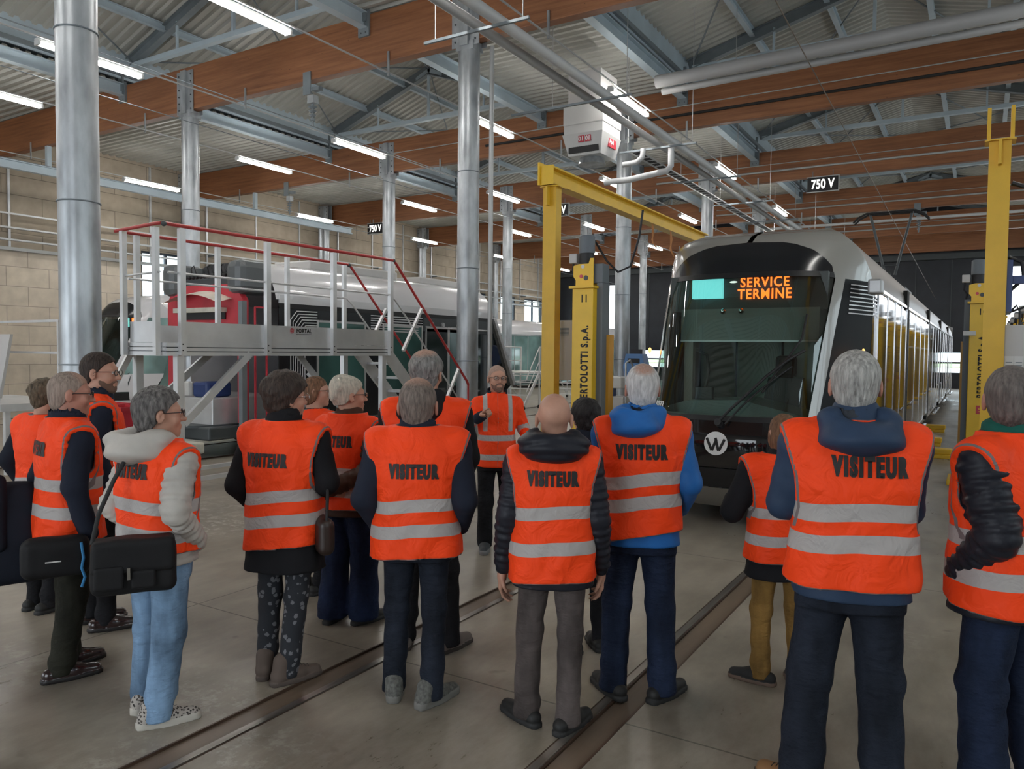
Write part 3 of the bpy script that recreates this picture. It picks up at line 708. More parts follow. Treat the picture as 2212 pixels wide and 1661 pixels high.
MB().tube([(-.46,1.1,1.3),(-.42,1.15,1.6),(-.46,1.2,1.78),(-.6,1.2,1.85)], .018, 8).build('grab_handle', M['black'], MT)
for px in (-.22, -.02): MB().sphere((px, .98, 2.27), .035).build('cab_lamp', M['chrome'], MT)
MB().box((-.58, .98, 2.42), (-.24, 1.055, 2.64)).build('route_panel', M['cyanled'], MT)
text_mesh('display_text', 'SERVICE', .155, M['led'], MT, frame_mtx((.21, 1.045, 2.585), (1,0,0), (0,0,1)), xs=.84, bold=.003, spacing=1.14)
text_mesh('display_text', 'TERMINE', .155, M['led'], MT, frame_mtx((.21, 1.045, 2.455), (1,0,0), (0,0,1)), xs=.84, bold=.003, spacing=1.14)
MB().sphere((-.13, 1.05, 2.60), .02, sc=(2.2, .3, .6)).build('display_symbol', M['signglow'], MT)
# wipers
def nose_tube(name, pts, r, m, par, off=.03):
    return MB().tube([on_nose(d, z, off) for d, z in pts], r, 8).build(name, m, par)
wp = nose_tube('wiper', [(.02,1.08),(.12,1.2),(.26,1.36),(.42,1.55),(.58,1.72),(.70,1.82)], .016, M['black'], MT, .06)
nose_tube('wiper_link', [(.10,1.08),(.22,1.24),(.36,1.40),(.50,1.54),(.62,1.66)], .010, M['black'], wp, .05)
nose_tube('wiper_blade', [(.40,1.40),(.50,1.60),(.60,1.78),(.68,1.95),(.70,2.2)], .012, M['rubber'], wp, .03)
MB().cyl(on_nose(.03, 1.09, 0), on_nose(.03, 1.09, .08), .035).build('wiper_pivot', M['black'], wp)
# number, logo, lamps, camera housing
def nose_frame(dx, z, off):
    p = on_nose(dx, z, off); r = (ringpt(dx+.05, z) - ringpt(dx-.05, z)).normalized(); u = (ringpt(dx, z+.05) - ringpt(dx, z-.05)).normalized()
    return frame_mtx(p, r, u)
text_mesh('fleet_number', '1033', .115, M['signwhite'], MT, nose_frame(-.70, 1.235, .016), xs=.9, bold=.003, italic=.2)
lg = MB().cyl((0,0,0), (0,0,.006), .118, n=40).xf(nose_frame(0.02, .90, .006)).build('maker_badge', M['signwhite'], MT)
b = MB()
for p0, p1, w in (((-.092,.05),(-.038,-.072),.026), ((-.036,-.072),(.006,.04),.026), ((-.004,.055),(.030,-.072),.026), ((.034,-.072),(.088,.045),.026)):
    b.bar((p0[0], p0[1], .008), (p1[0], p1[1], .008), w, .004, up=(0,0,1))
b.xf(nose_frame(0.02, .90, .006)).build('badge_mark', M['ink'], lg)
MB().box((1.19, 1.52, 2.46), (1.33, 1.74, 2.62), bev=.02).build('camera_housing', M['aludark'], MT)
for s in (1, -1):
    p = Vector((s*1.195, 1.28, 1.83)); MB().sphere(p, .035, sc=(.5, 1, 1)).build('side_indicator', mat('amber_lamp', (.6,.2,.02), .3, emit=(1,.35,.06), es=3), MT)
for dx in (-.72, .72):
    p = on_nose(dx, .8, .0); b = MB()
    for i in range(3): b.box((-.05, -.014+i*.03-.03, 0), (.05, .0+i*.03-.03, .008))
    b.xf(nose_frame(dx, .62, .004)).build('headlight_strip', M['chrome'], MT)
# roof equipment and pantograph
pg = MB().box((-.5, 15.2, 3.30), (.5, 17.4, 3.62), bev=.03).build('pantograph_base', M['steeldark'], MT)
b = MB(); top = (16.3, 5.75)
b.cyl((.05, 17.2, 3.6), (-.05, 16.6, 4.1), .06, n=10)
for s in (-1, 1):
    b.cyl((s*.12, 16.5, 4.05), (s*.52, 16.3, 5.72), .036, n=8)
b.cyl((-.18, 16.45, 4.32), (.18, 16.45, 4.32), .02, n=6); b.build('pantograph_arm', M['steeldark'], pg)
b = MB()
for dy in (-.16, .16):
    b.tube([(-.95, 16.3+dy, 5.52), (-.82, 16.3+dy, 5.66), (-.62, 16.3+dy, 5.76), (.62, 16.3+dy, 5.76), (.82, 16.3+dy, 5.66), (.95, 16.3+dy, 5.52)], .028, 6)
for x in (-.55, 0, .55): b.cyl((x, 16.14, 5.74), (x, 16.46, 5.74), .012, n=6)
b.build('collector_head', M['black'], pg)
def bogie(t, y, z1=.62):
    for yy in (y, y+1.8):
        for s in (-1, 1): MB().cyl((s*.68, yy, .30), (s*.76, yy, .30), .295, n=28).build('wheel', M['rust'], t)
    MB().box((-.62, y+.1, .22), (.62, y+1.7, .5), bev=.03).build('bogie_frame', M['steeldark'], t)
for yb in (2.6, 13.8, 25.4): bogie(MT, yb)
# second tram: modules under overhaul at the platform
DT = thing('tram', 'dismantled tram section with a red open front behind the platform', 'tram', (-11.55, 8.6, 0))
pr = [(1.2,.35),(1.2,2.66),(1.17,2.78),(1.10,2.95),(.98,3.12),(.80,3.26),(.55,3.34)]
full = [(x, z) for x, z in pr] + [(-x, z) for x, z in pr[::-1]]
LD = 7.4
b = MB(); vs = []; fs = []; n = len(full)
for y in (.55, LD): vs += [(x, y + (0 if z < 2.5 else -.0), z) for x, z in full]
for i in range(1, n-2): fs.append((i, i+1, n+i+1, n+i))
b.add(vs, fs, 0, True); b.build('roof_shell', M['tramwhite'], DT, normals=False)
MB().box((-1.2, .6, .42), (-1.18, LD, 2.66)).build('far_side_skin', M['tramwhite'], DT)
MB().box((-1.15, .3, .34), (1.2, LD, .50)).build('underframe', M['steeldark'], DT)
X = 1.2
MB().box((X-.02, .62, 2.60), (X+.006, LD, 2.74)).build('cant_rail', M['tramwhite'], DT)
MB().box((X-.03, .62, 2.52), (X, LD, 2.60)).build('gutter', M['black'], DT)
MB().box((X-.03, .62, .5), (X-.01, LD, 2.55)).build('side_skin', M['mask'], DT)
for y0, y1, m, z0 in ((1.55, 2.75, 'tealglass', .95), (3.35, 4.55, 'tealglass', .95), (4.75, 5.5, 'mirrorglass', .6), (5.6, 6.4, 'tealglass', 1.0)):
    f = MB().box((X-.012, y0, z0), (X+.004, y1, 2.30)).build('side_window', M[m], DT)
    q = MB()
    for y in (y0-.03, y1+.03): q.box((X-.012, y-.02, z0-.03), (X+.01, y+.02, 2.34))
    q.box((X-.012, y0, 2.30), (X+.01, y1, 2.34)); q.build('window_frame', M['aludark'], f)
for k in range(7):
    z = 2.18 + k*.05; r = .06 + k*.045
    MB().tube([(X+.004, .78+.42-k*.055, .55), (X+.004, .78+.42-k*.055, z-.06-r*.3), (X+.004, .78+.46-k*.055+r*.3, z-.005), (X+.004, 1.5, z)], .010, 6).build('louvre_stripe', M['tramwhite'], DT)
    MB().box((X-.004, 2.95, z), (X+.006, 4.6 if k > 3 else 4.45, z+.018)).build('louvre_stripe', M['tramwhite'], DT)
MB().box((X-.02, 4.62, 2.22), (X+.004, LD, 2.52)).build('door_gear', M['steeldark'], DT)
q = MB()
for y in (4.9, 5.3, 5.9, 6.5): q.cyl((X+.006, y, 2.38), (X+.05, y, 2.38), .05, n=12)
q.cyl((X+.02, 4.7, 2.30), (X+.02, 7.2, 2.30), .018, n=8); q.build('door_mechanism', M['aludark'], DT)
MB().box((X-.02, 6.45, .5), (X+.004, LD, 2.2)).build('cab_side_glass', M['mirrorglass'], DT)
MB().bar((X, LD, 2.62), (X-.02, LD+1.0, .95), .13, .10).build('end_pillar', M['aludark'], DT)
MB().add([(-1.2, LD, .4), (1.2, LD, .4), (1.15, LD+1.0, .95), (-1.15, LD+1.0, .95), (-1.2, LD, 2.7), (1.2, LD, 2.7)], [(0,1,2,3), (3,2,5,4), (1,5,2), (0,3,4)]).build('end_windscreen', M['mirrorglass'], DT)
MB().box((-.5, 2.0, 3.34), (.5, 4.6, 3.52), bev=.03).box((-.5, 5.4, 3.34), (.5, 7.2, 3.5), bev=.03).build('roof_case', M['boxgrey'], DT)
for yb in (1.4, 4.9): bogie(DT, yb)
# red front frame: arch with opening
b = MB()
arch = [(-1.0,.55),(-1.0,2.62),(-.86,2.82),(-.6,2.9),(.6,2.9),(.86,2.82),(1.02,2.62),(1.02,.55)]
inner = [(-.86,.55),(-.86,2.02),(-.62,2.18),(-.3,2.24),(.3,2.24),(.62,2.18),(.88,2.02),(.88,.55)]
vs = [(x, 0.0, z) for x, z in arch] + [(x, 0.0, z) for x, z in inner] + [(x, .12, z) for x, z in arch] + [(x, .12, z) for x, z in inner]
fs = []
for i in range(7): fs += [(i, i+1, 8+i+1, 8+i), (16+i, 24+i, 24+i+1, 16+i+1), (i, 16+i, 17+i, i+1), (8+i, 9+i, 25+i, 24+i)]
b.add(vs, fs); b.build('front_frame', M['redpaint'], DT)
MB().bar((1.04, -.02, .5), (1.04, -.02, 2.6), .09, .10).build('corner_upright', M['steelgrey'], DT)
MB().bar((1.2, .1, .45), (1.2, .1, 2.5), .02, .03).bar((1.2, .1, 2.5), (1.2, .34, 2.5), .02, .03).bar((1.2, .34, .45), (1.2, .34, 2.5), .02, .03).build('door_frame', M['redpaint'], DT)
MB().box((-.62, -.16, 2.42), (.62, .02, 2.50)).box((-.60, -.03, 2.30), (.6, -.01, 2.42), 1).build('cross_tray', [M['cream'], M['black']], DT)
b = MB()
for i in range(9):
    pass
vs = []
for i in range(13):
    u = -.75 + 1.5*i/12; z = 2.62 + .16*math.cos(u*2.0); vs += [(u, -.30, z-.06), (u, .0, z+.02)]
b.add(vs, [(2*i, 2*i+2, 2*i+3, 2*i+1) for i in range(12)], 0, True); b.build('arched_cover', M['cream'], DT)
for s in (-1, 1):
    MB().box((s*.88-.20, -.10, 2.72), (s*.88+.20, .62, 3.30), bev=.13).build('front_cowl', mat('dark_cowl', (.10,.11,.115), .35), DT)
MB().box((-.6, .1, 2.86), (.55, .5, 3.04), bev=.03).build('cable_duct', M['steeldark'], DT)
b = MB()
for i in range(11): b.sphere((-.55 + i*.105, .05, 3.06), .045)
b.build('cable_bundle', M['black'], DT)
for i, xx in enumerate((-.7, -.35, .1, .45, .7)): MB().tube([(xx, .05, 3.05), (xx+.02, .0, 3.2), (xx+.07, .02, 3.25), (xx+.10, .05, 3.1)], .010, 6).build('lifting_hook', M['black'], DT)
# cab floor block and bare bumper
MB().box((-.9, -.4, .50), (.75, 1.2, .98), bev=.02).build('desk_base', M['alu'], DT)
MB().box((-.95, -.62, .30), (.95, .3, .52), bev=.03).build('floor_box', M['steeldark'], DT)
MB().cyl((.0, -.1, .50), (.0, -.1, .54), .85, n=30).build('floor_plate', M['steeldark'], DT)
bb = MB().box((-.95, -.98, .12), (.98, -.72, .30), bev=.03).build('bare_bumper', M['cream'], DT)
q = MB()
for i in range(6): q.cyl((-.7+i*.28, -.985, .21), (-.7+i*.28, -1.0, .21), .035, n=12)
q.build('fixing_boss', M['aludark'], bb)
MB().box((.15, -.35, .98), (.55, .15, 1.24), bev=.05).build('instrument_hood', M['navybox'], DT)
MB().box((-.25, -.42, 1.0), (.15, -.32, 1.24), bev=.02).build('instrument_panel', M['white'], DT)
M['paleglass'] = mat('daylight_toned_glass', (.20,.33,.32), .08, spec=1.0, coat=.6, noise=(1.1,.4,2))  # opaque glass coloured pale for the daylight seen through the windows
# white trams on the farthest track
WT = tram('white tram on the farthest track with a dark rounded front and orange display', -20.0, 11.1, 28.0, M['tramwhite'], M['tramwhite'], M['paleglass'], M['paleglass'], False)
side_details(WT, 1, 16.9, [(2.0, 5.8), (6.2, 11.0), (11.4, 16.6)], M['paleglass'], M['aludark'], M['tramwhite'])
MB().box((-.9, 1.2, 1.0), (.9, 1.5, 1.15), bev=.04).build('dashboard', M['black'], WT)
MB().box((-1.0, 2.6, .4), (1.0, 2.65, 2.6)).build('cab_partition', M['steeldark'], WT)
MB().box((-.2, 1.9, .8), (.35, 2.3, 1.75), bev=.08).build('driver_seat', M['black'], WT)
MB().box((.30, .99, 2.36), (.62, 1.05, 2.60)).build('route_panel', M['cyanled'], WT)
MB().box((.72, 1.05, 2.36), (.84, 1.08, 2.60)).build('display_text', M['led'], WT)
W2 = tram('second white tram at the far end of the farthest track', -20.0, 46.3, 63.5, M['tramwhite'], M['tramwhite'], M['paleglass'], M['paleglass'], False, True)
for yb in (2.6, 12.8): bogie(WT, yb); bogie(W2, yb)
side_details(W2, -1, 17.2, [(2.0, 5.8), (6.2, 11.0), (11.4, 16.6)], M['paleglass'], M['aludark'], M['tramwhite'])
# red parts crates in front of the white tram
for i, (x, y, lab) in enumerate(((-15.6, 9.3, 'red parts crate on the floor in front of the white tram'), (-14.6, 9.0, 'second red parts crate beside the platform leg'))):
    t = thing('crate', lab, 'crate', (x, y, 0), group='red parts crates')
    b = MB().box((-.35,-.25,0),(.35,.25,.03)).box((-.35,-.25,.03),(-.32,.25,.62)).box((.32,-.25,.03),(.35,.25,.62)).box((-.32,-.25,.03),(.32,-.22,.62)).box((-.32,.22,.03),(.32,.25,.62))
    b.build('bin', M['redpaint'], t); MB().box((-.38,-.28,.56),(.38,-.25,.64)).box((-.38,.25,.56),(.38,.28,.64)).box((-.38,-.25,.56),(-.35,.25,.64)).box((.35,-.25,.56),(.38,.25,.64)).build('rim', M['redpaint'], t)
# ================================================================== WORK PLATFORM
PF = thing('work_platform', 'aluminium work platform with red handrails and stairs in front of the dismantled tram', 'platform', (-8.32, 5.4, 0))
def P(x, y, z): return (x+8.32, y-5.4, z)
XN, XF = -7.9, -8.60
def pbox(name, a, b, m='alu', bev=0, par=PF): return MB().box(P(*a), P(*b), bev=bev).build(name, M[m], par)
def pbar(name, a, b, w, h, m='alu', par=PF, up=(0,0,1)): return MB().bar(P(*a), P(*b), w, h, up=up).build(name, M[m], par)
pbox('deck', (XF, 5.42, 1.80), (XN, 9.22, 1.84), 'aludark')
fr = MB()
for (x0, x1) in ((XN-.02, XN+.03), (XF-.03, XF+.02)):
    for z0, z1 in ((1.715, 1.758), (1.770, 1.806), (1.818, 1.865)): fr.box(P(x0, 5.38, z0), P(x1, 9.26, z1))
    for z0, z1 in ((1.758, 1.770), (1.806, 1.818)): fr.box(P(x0+.012, 5.39, z0), P(x1-.012, 9.25, z1), 1)  # dark strips paint the shade between the frame members
for z0, z1 in ((1.715, 1.765), (1.772, 1.812), (1.82, 1.865)): fr.box(P(XF, 5.35, z0), P(XN, 5.40, z1))
fr.build('deck_frame', [M['alu'], M['steeldark']], PF)
MB().box(P(XF, 5.395, 1.72), P(XN-.021, 9.24, 1.80)).build('gap_shade_core', M['steeldark'], PF)  # dark back plate added so the frame gaps read as shaded
tb = pbox('toe_board', (XN+.005, 5.62, 1.87), (XN+.02, 9.22, 2.11)); pbox('toe_board', (XF+.06, 5.36, 1.87), (XN-.08, 5.375, 2.11))
tb2 = pbox('toe_board', (XF-.02, 5.42, 1.87), (XF-.005, 9.22, 2.08))
text_mesh('maker_name', 'FORTAL', .075, M['ink'], tb, frame_mtx(P(XN+.0215, 7.45, 2.05), (0,1,0), (0,0,1)), xs=.92, bold=.0035, depth=.0004, spacing=1.1)
MB().box(P(XN+.0205, 7.31, 2.003), P(XN+.0220, 7.585, 2.009)).build('maker_line', M['ink'], tb)
b = MB()
for k in range(5): w_ = (.022, .030, .033, .030, .022)[k]; b.box((-w_, -.034+k*.015, 0), (w_*.5, -.024+k*.015, .0006))
b.bar((.022, -.03, .0003), (.034, .03, .0003), .010, .0006)
b.xf(frame_mtx(P(XN+.0215, 7.235, 2.05), (0,1,0), (0,0,1))).build('maker_mark', M['redpaint'], tb)
for y in (5.56, 6.80, 7.98, 9.21):
    o = pbox('post', (XN+.02, y-.035, 1.72), (XN+.08, y+.035, 3.17)); 
    MB().box(P(XN+.081, y-.02, 1.77), P(XN+.084, y-.005, 1.785)).box(P(XN+.081, y-.02, 1.84), P(XN+.084, y-.005, 1.855)).build('bolt', M['black'], o)
for y in (5.52, 6.66, 7.85, 9.02): pbox('post', (XF-.07, y-.03, 1.72), (XF-.02, y+.03, 3.14))
for x in (XF+.02, XN-.06): pbox('post', (x-.03, 5.28, 1.72), (x+.03, 5.34, 3.16))
MB().tube([P(XN+.05, 5.36, 3.20), P(XN+.05, 9.25, 3.20), P(XN+.05, 9.32, 3.17), P(XN+.05, 11.30, 1.26), P(XN+.05, 11.34, 1.2)], .022, 10).build('handrail', M['red'], PF)
MB().tube([P(XF-.045, 5.36, 3.16), P(XF-.045, 9.1, 3.16), P(XF-.045, 9.17, 3.13), P(XF-.045, 11.2, 1.18)], .020, 10).build('handrail', M['red'], PF)
MB().tube([P(XF-.13, 5.31, 3.17), P(XN-.08, 5.31, 3.20), P(XN+.02, 5.33, 3.205)], .021, 10).build('handrail', M['red'], PF)
for x, y in ((XN+.05, 5.34), (XN+.05, 9.28), (XF-.045, 9.13)): MB().sphere(P(x, y, 3.195 if x > -8 else 3.15), .032).build('rail_joint', M['steeldark'], PF)
MB().tube([P(XN+.03, 5.4, 2.66), P(XN+.03, 9.22, 2.66), P(XN+.03, 9.35, 2.58), P(XN+.03, 11.1, .92)], .014, 8).build('mid_rail', M['alu'], PF)
MB().tube([P(XF-.03, 5.4, 2.62), P(XF-.03, 9.05, 2.62), P(XF-.03, 9.2, 2.52), P(XF-.03, 11.0, .82)], .014, 8).build('mid_rail', M['alu'], PF)
MB().tube([P(XF, 5.32, 2.64), P(XN, 5.32, 2.66)], .013, 8).build('mid_rail', M['alu'], PF)
for x, y in ((XN-.02, 5.56), (XF+.02, 5.48), (XN-.02, 9.10), (XF+.02, 8.95)):
    lg2 = pbox('leg', (x-.04, y-.045, .12), (x+.04, y+.045, 1.72))
    MB().cyl(P(x-.02, y, .06), P(x+.02, y, .06), .06, n=18).build('castor', M['rubber'], lg2)
pbar('brace', (XN, 6.55, 1.74), (XN, 5.60, .92), .05, .09); pbar('brace', (XF, 6.50, 1.74), (XF, 5.55, 1.0), .04, .09, 'aludark')
pbar('brace', (XN-.4, 7.72, 1.74), (XN-.2, 8.9, .45), .04, .08, 'aludark'); pbar('brace', (XF, 5.40, 1.74), (XF, 5.1, 1.2), .04, .07)
pbar('brace', (XN, 5.56, .85), (XF, 5.50, 1.3), .05, .06, 'aludark'); pbar('brace', (XN, 8.9, .25), (XN, 5.7, .25), .05, .05)
pbar('brace', (XF, 8.9, .25), (XF, 5.6, .25), .05, .05); pbar('brace', (XN-.0, 9.1, .30), (XF, 8.2, 1.45), .04, .06)
for x in (XN-.06, XF+.06): pbar('stringer', (x, 9.15, 1.85), (x, 11.10, .05), .045, .20, up=(0, 0, 1))
for k in range(7):
    z = 1.60 - k*.235; y = 9.15 + (1.85-z)/1.80*1.95
    pbox('tread', (XF+.09, y-.02, z-.03), (XN-.09, y+.20, z+.005), 'aludark')
for x, dx in ((XN+.04, 0), (XF-.03, 0)):
    for y, l in ((9.95, 1), (11.0, .9)):
        zr_ = 3.20 - (y+.06-9.3)*.96; pbar('rail_strut', (x, y+.06, zr_-.02), (x, y-.42, zr_-.72), .04, .05, up=(1,0,0))
MB().tube([P(XN+.05, 11.34, 1.22), P(XN+.05, 11.34, .35)], .018, 8).build('rail_end', M['red'], PF)
# ================================================================== YELLOW LIFTING PORTAL AND JACKS
def portal_post(x, y, label, cable):
    t = thing('portal_post', label, 'post', (x, y, 0))
    MB().box((-.078, -.065, .02), (.078, .07, 3.72)).box((-.085, -.078, .02), (.085, -.065, 3.72)).build('column', M['yellowdeep'], t)
    MB().box((-.2, -.2, 0), (.2, .2, .02)).build('base_plate', M['yellowdeep'], t)
    MB().prism([(-.12,-.09),(-.07,-.12),(.07,-.12),(.12,-.09),(.12,.11),(-.12,.11)], 'z', 3.72, 3.732).build('head_plate', M['yellowdeep'], t)
    MB().box((-.012, -.16, 3.50), (.012, -.08, 3.72)).build('gusset', M['yellowdeep'], t)
    return t
pL = portal_post(-4.35, 8.0, 'tall yellow steel post left of the numbered 11 jack, carrying the yellow beam', True)
pb = thing('portal_beam', 'yellow steel beam resting on the left yellow post and running towards the pillar behind the tram', 'beam', (-4.35, 7.86, 3.736))
MB().ibeam((0, 0, .11), (0, 5.9, .11), .16, .20, .02).build('i_section', M['yellow'], pb)
MB().box((-.085, -.006, .0), (.085, 0, .22)).box((-.11, -.03, -.0), (-.085, .14, .26)).build('end_plate', M['yellow'], pb)
for k, (y, h) in enumerate(((3.2, .0), (4.0, .05))):
    MB().tube([(.05, y, .02), (.07, y+.02, -.12), (.03, y+.05, -.22-h), (.09, y+.08, -.34-h), (.05, y+.03, -.26), (.05, y, .0)], .010, 6).build('rope_loop', mat('orange_rope', (.5,.22,.08), .7), pb)
p2 = portal_post(-4.35, 13.5, 'yellow post at the far end of the yellow beam, hidden behind the tram', False)
pR = portal_post(.09, 8.25, 'tall yellow steel post with open fork top at the right of the tram', True)
for s in (-1, 1): MB().box((s*.075, -.08, 3.732), (s*.105, .08, 4.02)).build('fork_arm', M['yellowdeep'], pR)
MB().tube([(.10, .0, 3.35), (.22, .0, 3.3), (.30, .05, 3.05), (.34, .1, 2.85), (.5, .2, 2.75), (.8, .3, 2.9)], .022, 8).build('cable', M['black'], pR)
MB().tube([(.10, .1, 2.7), (.2, .1, 2.65), (.22, .1, 2.5), (.12, .1, 2.4)], .016, 8).build('cable', M['black'], pR)
MB().box((.078, -.05, 2.2), (.13, .12, 2.66)).box((.13, -.02, 2.45), (.22, .06, 2.52)).build('socket_strip', M['navybox'], pR)
cb = MB().box((.078, -.02, 1.38), (.33, .25, 2.08), bev=.01).build('control_cabinet', M['boxgrey'], pR)
MB().cyl((.33, .1, 1.9), (.40, .1, 1.9), .04, n=14).build('rotary_switch', M['redpaint'], cb)
for k in range(3):
    q = MB()
    for j in range(11): q.box((.10+k*.075, -.024, 1.46+j*.028), (.15+k*.075, -.021, 1.468+j*.028))
    MB().box((.09+k*.075, -.022, 1.44), (.16+k*.075, -.0205, 1.80)).build('label_sheet', M['white'], cb); q.build('printed_line', M['steelgrey'], cb)
for k in range(3): MB().cyl((.33, .05+k*.06, 1.5), (.36, .05+k*.06, 1.5), .02, n=10).build('socket', M['black'], cb)
q = MB()
for k in range(2): q.tube([(.2+k*.1, .1, 2.08), (.2+k*.1, .1, 2.2), (.17+k*.1, .1, 2.26), (.12, .1, 2.2)], .012, 6)
q.build('cable', M['black'], pR)
MB().tube([(.38, .1, 1.38), (.40, .1, 1.25), (.30, .1, 1.1), (.2, .1, .9)], .015, 6).build('cable', M['black'], pR)
def jack(x, y, num, label, detail=True, flip=1):
    t = thing('lifting_jack', label, 'lifting jack', (x, y, 0))
    MB().box((-.13, -.16, .08), (.13, .16, 2.52), bev=.008).build('mast', M['yellow'], t)
    MB().box((.13*flip, -.06, .1), (.20*flip, .13, 2.58)).build('guide_rail', M['motor'], t)
    MB().box((.20*flip, .06, .1), (.23*flip, .2, 2.0)).build('guard_strip', mat('orange_yellow_guard', (.62,.30,.02), .4), t)
    MB().box((-.16, -.19, 2.52), (.15, .17, 2.545)).build('head_plate', M['yellow'], t)
    br = MB().prism([(-.12,2.545),(.10,2.545),(.10,2.86),(.06,2.86),(.04,2.80),(-.08,2.80),(-.15,2.78),(-.15,2.66),(-.12,2.62)], 'y', -.10, -.085).build('head_bracket', M['yellow'], t)
    MB().prism([(-.12,2.545),(.10,2.545),(.10,2.8),(-.12,2.8)], 'y', .10, .115).build('head_bracket', M['yellow'], t)
    for (a, c, r, m) in ((-.03, 2.77, .022, 'white'), (-.05, 2.66, .02, 'redpaint'), (.01, 2.64, .028, 'steeldark')): MB().cyl((a, -.101, c), (a, -.106, c), r, n=16).build('sticker', M[m], br)
    MB().box((.06, -.06, 2.58), (.20, .12, 2.80), bev=.01).build('gearbox', M['motor'], t)
    MB().cyl((-.04, .02, 2.68), (-.04, .02, 2.93), .085, n=24).cyl((-.04, .02, 2.93), (-.04, .02, 3.12), .092, n=24, mi=1).sphere((-.04, .02, 3.12), .088, 1, sc=(1, 1, .25)).build('motor', [M['black'], M['motor']], t)
    MB().box((-.24, -.04, 2.82), (-.14, .06, 2.93), bev=.01).build('terminal_box', M['boxgrey'], t)
    MB().tube([(-.2, 0, 2.82), (-.21, 0, 2.72), (-.17, .0, 2.66), (-.19, .02, 2.56), (-.16, .04, 2.5)], .012, 6).build('cable', M['black'], t)
    text_mesh('jack_number', num, .115, M['ink'], t, frame_mtx((.02, -.1615, 2.40), (1,0,0), (0,0,1)), xs=.75, bold=.0035, depth=.0004, spacing=1.2)
    text_mesh('maker_name', 'BERTOLOTTI S.p.A.', .125, M['ink'], t, frame_mtx((.035, -.1615, 1.66), (0,0,1), (-1,0,0)), xs=.70, bold=.0055, depth=.0004, spacing=1.2)
    lg = MB().box((-.02, -.1625, 1.00), (.09, -.1605, 1.115)).build('maker_badge', M['redpaint'], t)
    text_mesh('badge_mark', 'LB', .06, M['yellow'], lg, frame_mtx((.035, -.163, 1.058), (0,0,1), (-1,0,0)), depth=.0004, bold=.001)
    MB().box((-.34, -.30, .0), (.34, .34, .08), bev=.01).build('base', M['yellow'], t)
    return t
def pad(x, y, lab):
    t = thing('jack_foot', lab, 'jack foot', (x, y, 0), group='yellow jack feet reaching under the tram')
    MB().box((-.30, -.14, .0), (.22, .14, .07), bev=.01).build('lower_plate', M['yellowdeep'], t)
    MB().box((-.20, -.12, .07), (.24, .12, .17), bev=.02).build('upper_block', M['yellowdeep'], t)
J11 = jack(-3.85, 7.97, '11', 'yellow screw jack numbered 11 at the left front of the near tram')
cbx = MB().box((-.66, .25, 1.46), (-.30, .55, 2.18), bev=.008).build('control_cabinet', M['boxgrey'], J11)
q = MB()
for j in range(6): q.box((-.50, .243, 2.0+j*.016), (-.38, .249, 2.008+j*.016))
q.build('vent_grille', M['steelgrey'], cbx)
for k in range(2): MB().tube([(-.36+k*.07, .3, 2.18), (-.36+k*.07, .3, 2.3), (-.33+k*.07, .3, 2.38), (-.25, .25, 2.4), (-.14, .1, 2.38)], .014, 6).build('cable', M['black'], cbx)
MB().tube([(-.1, .1, 3.05), (.02, .1, 3.08), (.15, .15, 2.85), (.27, .2, 2.72), (.42, .2, 2.78), (.52, .2, 3.1), (.56, .2, 3.4)], .013, 8).build('supply_cable', M['black'], J11)
J10 = jack(-.02, 12.5, '10', 'yellow screw jack numbered 10, partly hidden behind the right yellow post', flip=-1)
MB().box((-.20, -.2, 2.08), (-.05, -.165, 2.14)).build('latch', M['white'], J10)
jack(.25, 17.2, '9', 'yellow screw jack, second in the row hidden behind the right yellow post', flip=-1)
jack(.25, 22.4, '8', 'yellow screw jack, fourth in the row hidden behind the right yellow post', flip=-1)
for k, y in enumerate((32.2, 35.6, 39.2, 43.0)): tag(dup(J10, (.30, y, 0), None, 'yellow screw jack, %s far along the row behind the right yellow post' % ['nearest','next','third','last'][k]), group='far lifting jacks')
for k, y in enumerate((21.0, 24.4, 27.8, 31.2, 34.6)): tag(dup(J10, (.95, y, 0), None, 'yellow screw jack in a second row, %s from the camera, hidden behind the control cabinet' % ['first','second','third','fourth','fifth'][k]), group='lifting jacks of the second row')
for y, n, lab in ((19.9, '7', 'third'), (25.3, '6', 'fifth'), (29.0, '5', 'sixth')): jack(.25, y, n, 'yellow screw jack, %s in the row hidden behind the right yellow post' % lab, flip=-1)
for x, y, lab in ((-1.05, 12.9, 'largest yellow jack foot on the floor beside the tram'), (-.62, 15.4, 'small yellow block on the floor between two jack feet'), (-.85, 17.4, 'yellow jack foot, third along the tram side'), (-.9, 20.6, 'yellow jack foot, farthest along the tram side')): pad(x, y, lab)
# blue hose reels on the second big column
def reel(x, y, z, r, lab, m):
    t = thing('hose_reel', lab, 'hose reel', (x, y, z))
    MB().cyl((0, -.12, 0), (0, .12, 0), r, n=28).build('drum', m, t); MB().cyl((0, -.14, 0), (0, -.12, 0), r*.3, n=16).build('hub', M['redpaint'], t)
    MB().box((-.04, -.03, r*.7), (.04, .03, r+.14)).build('bracket', M['steelgrey'], t)
reel(-8.80, 18.95, 1.66, .33, 'round dark blue hose reel left of the second big column', M['navybox'])
t = thing('hose_box', 'light blue hose reel box mounted on the second big column', 'hose reel', (-7.66, 18.75, 1.35))
MB().prism([(-.24,-.3),(.24,-.3),(.30,.1),(.22,.42),(-.22,.42),(-.30,.1)], 'y', -.18, .18).build('case', M['bluebox'], t)
MB().box((-.16, -.19, .18), (.16, -.17, .30), bev=.01).build('slot', M['black'], t); MB().box((-.14, -.05, .42), (.14, .05, .54)).build('handle', M['black'], t)
t = thing('tool_trolley', 'grey tool trolley behind the white haired visitor', 'trolley', (-7.55, 17.1, 0))
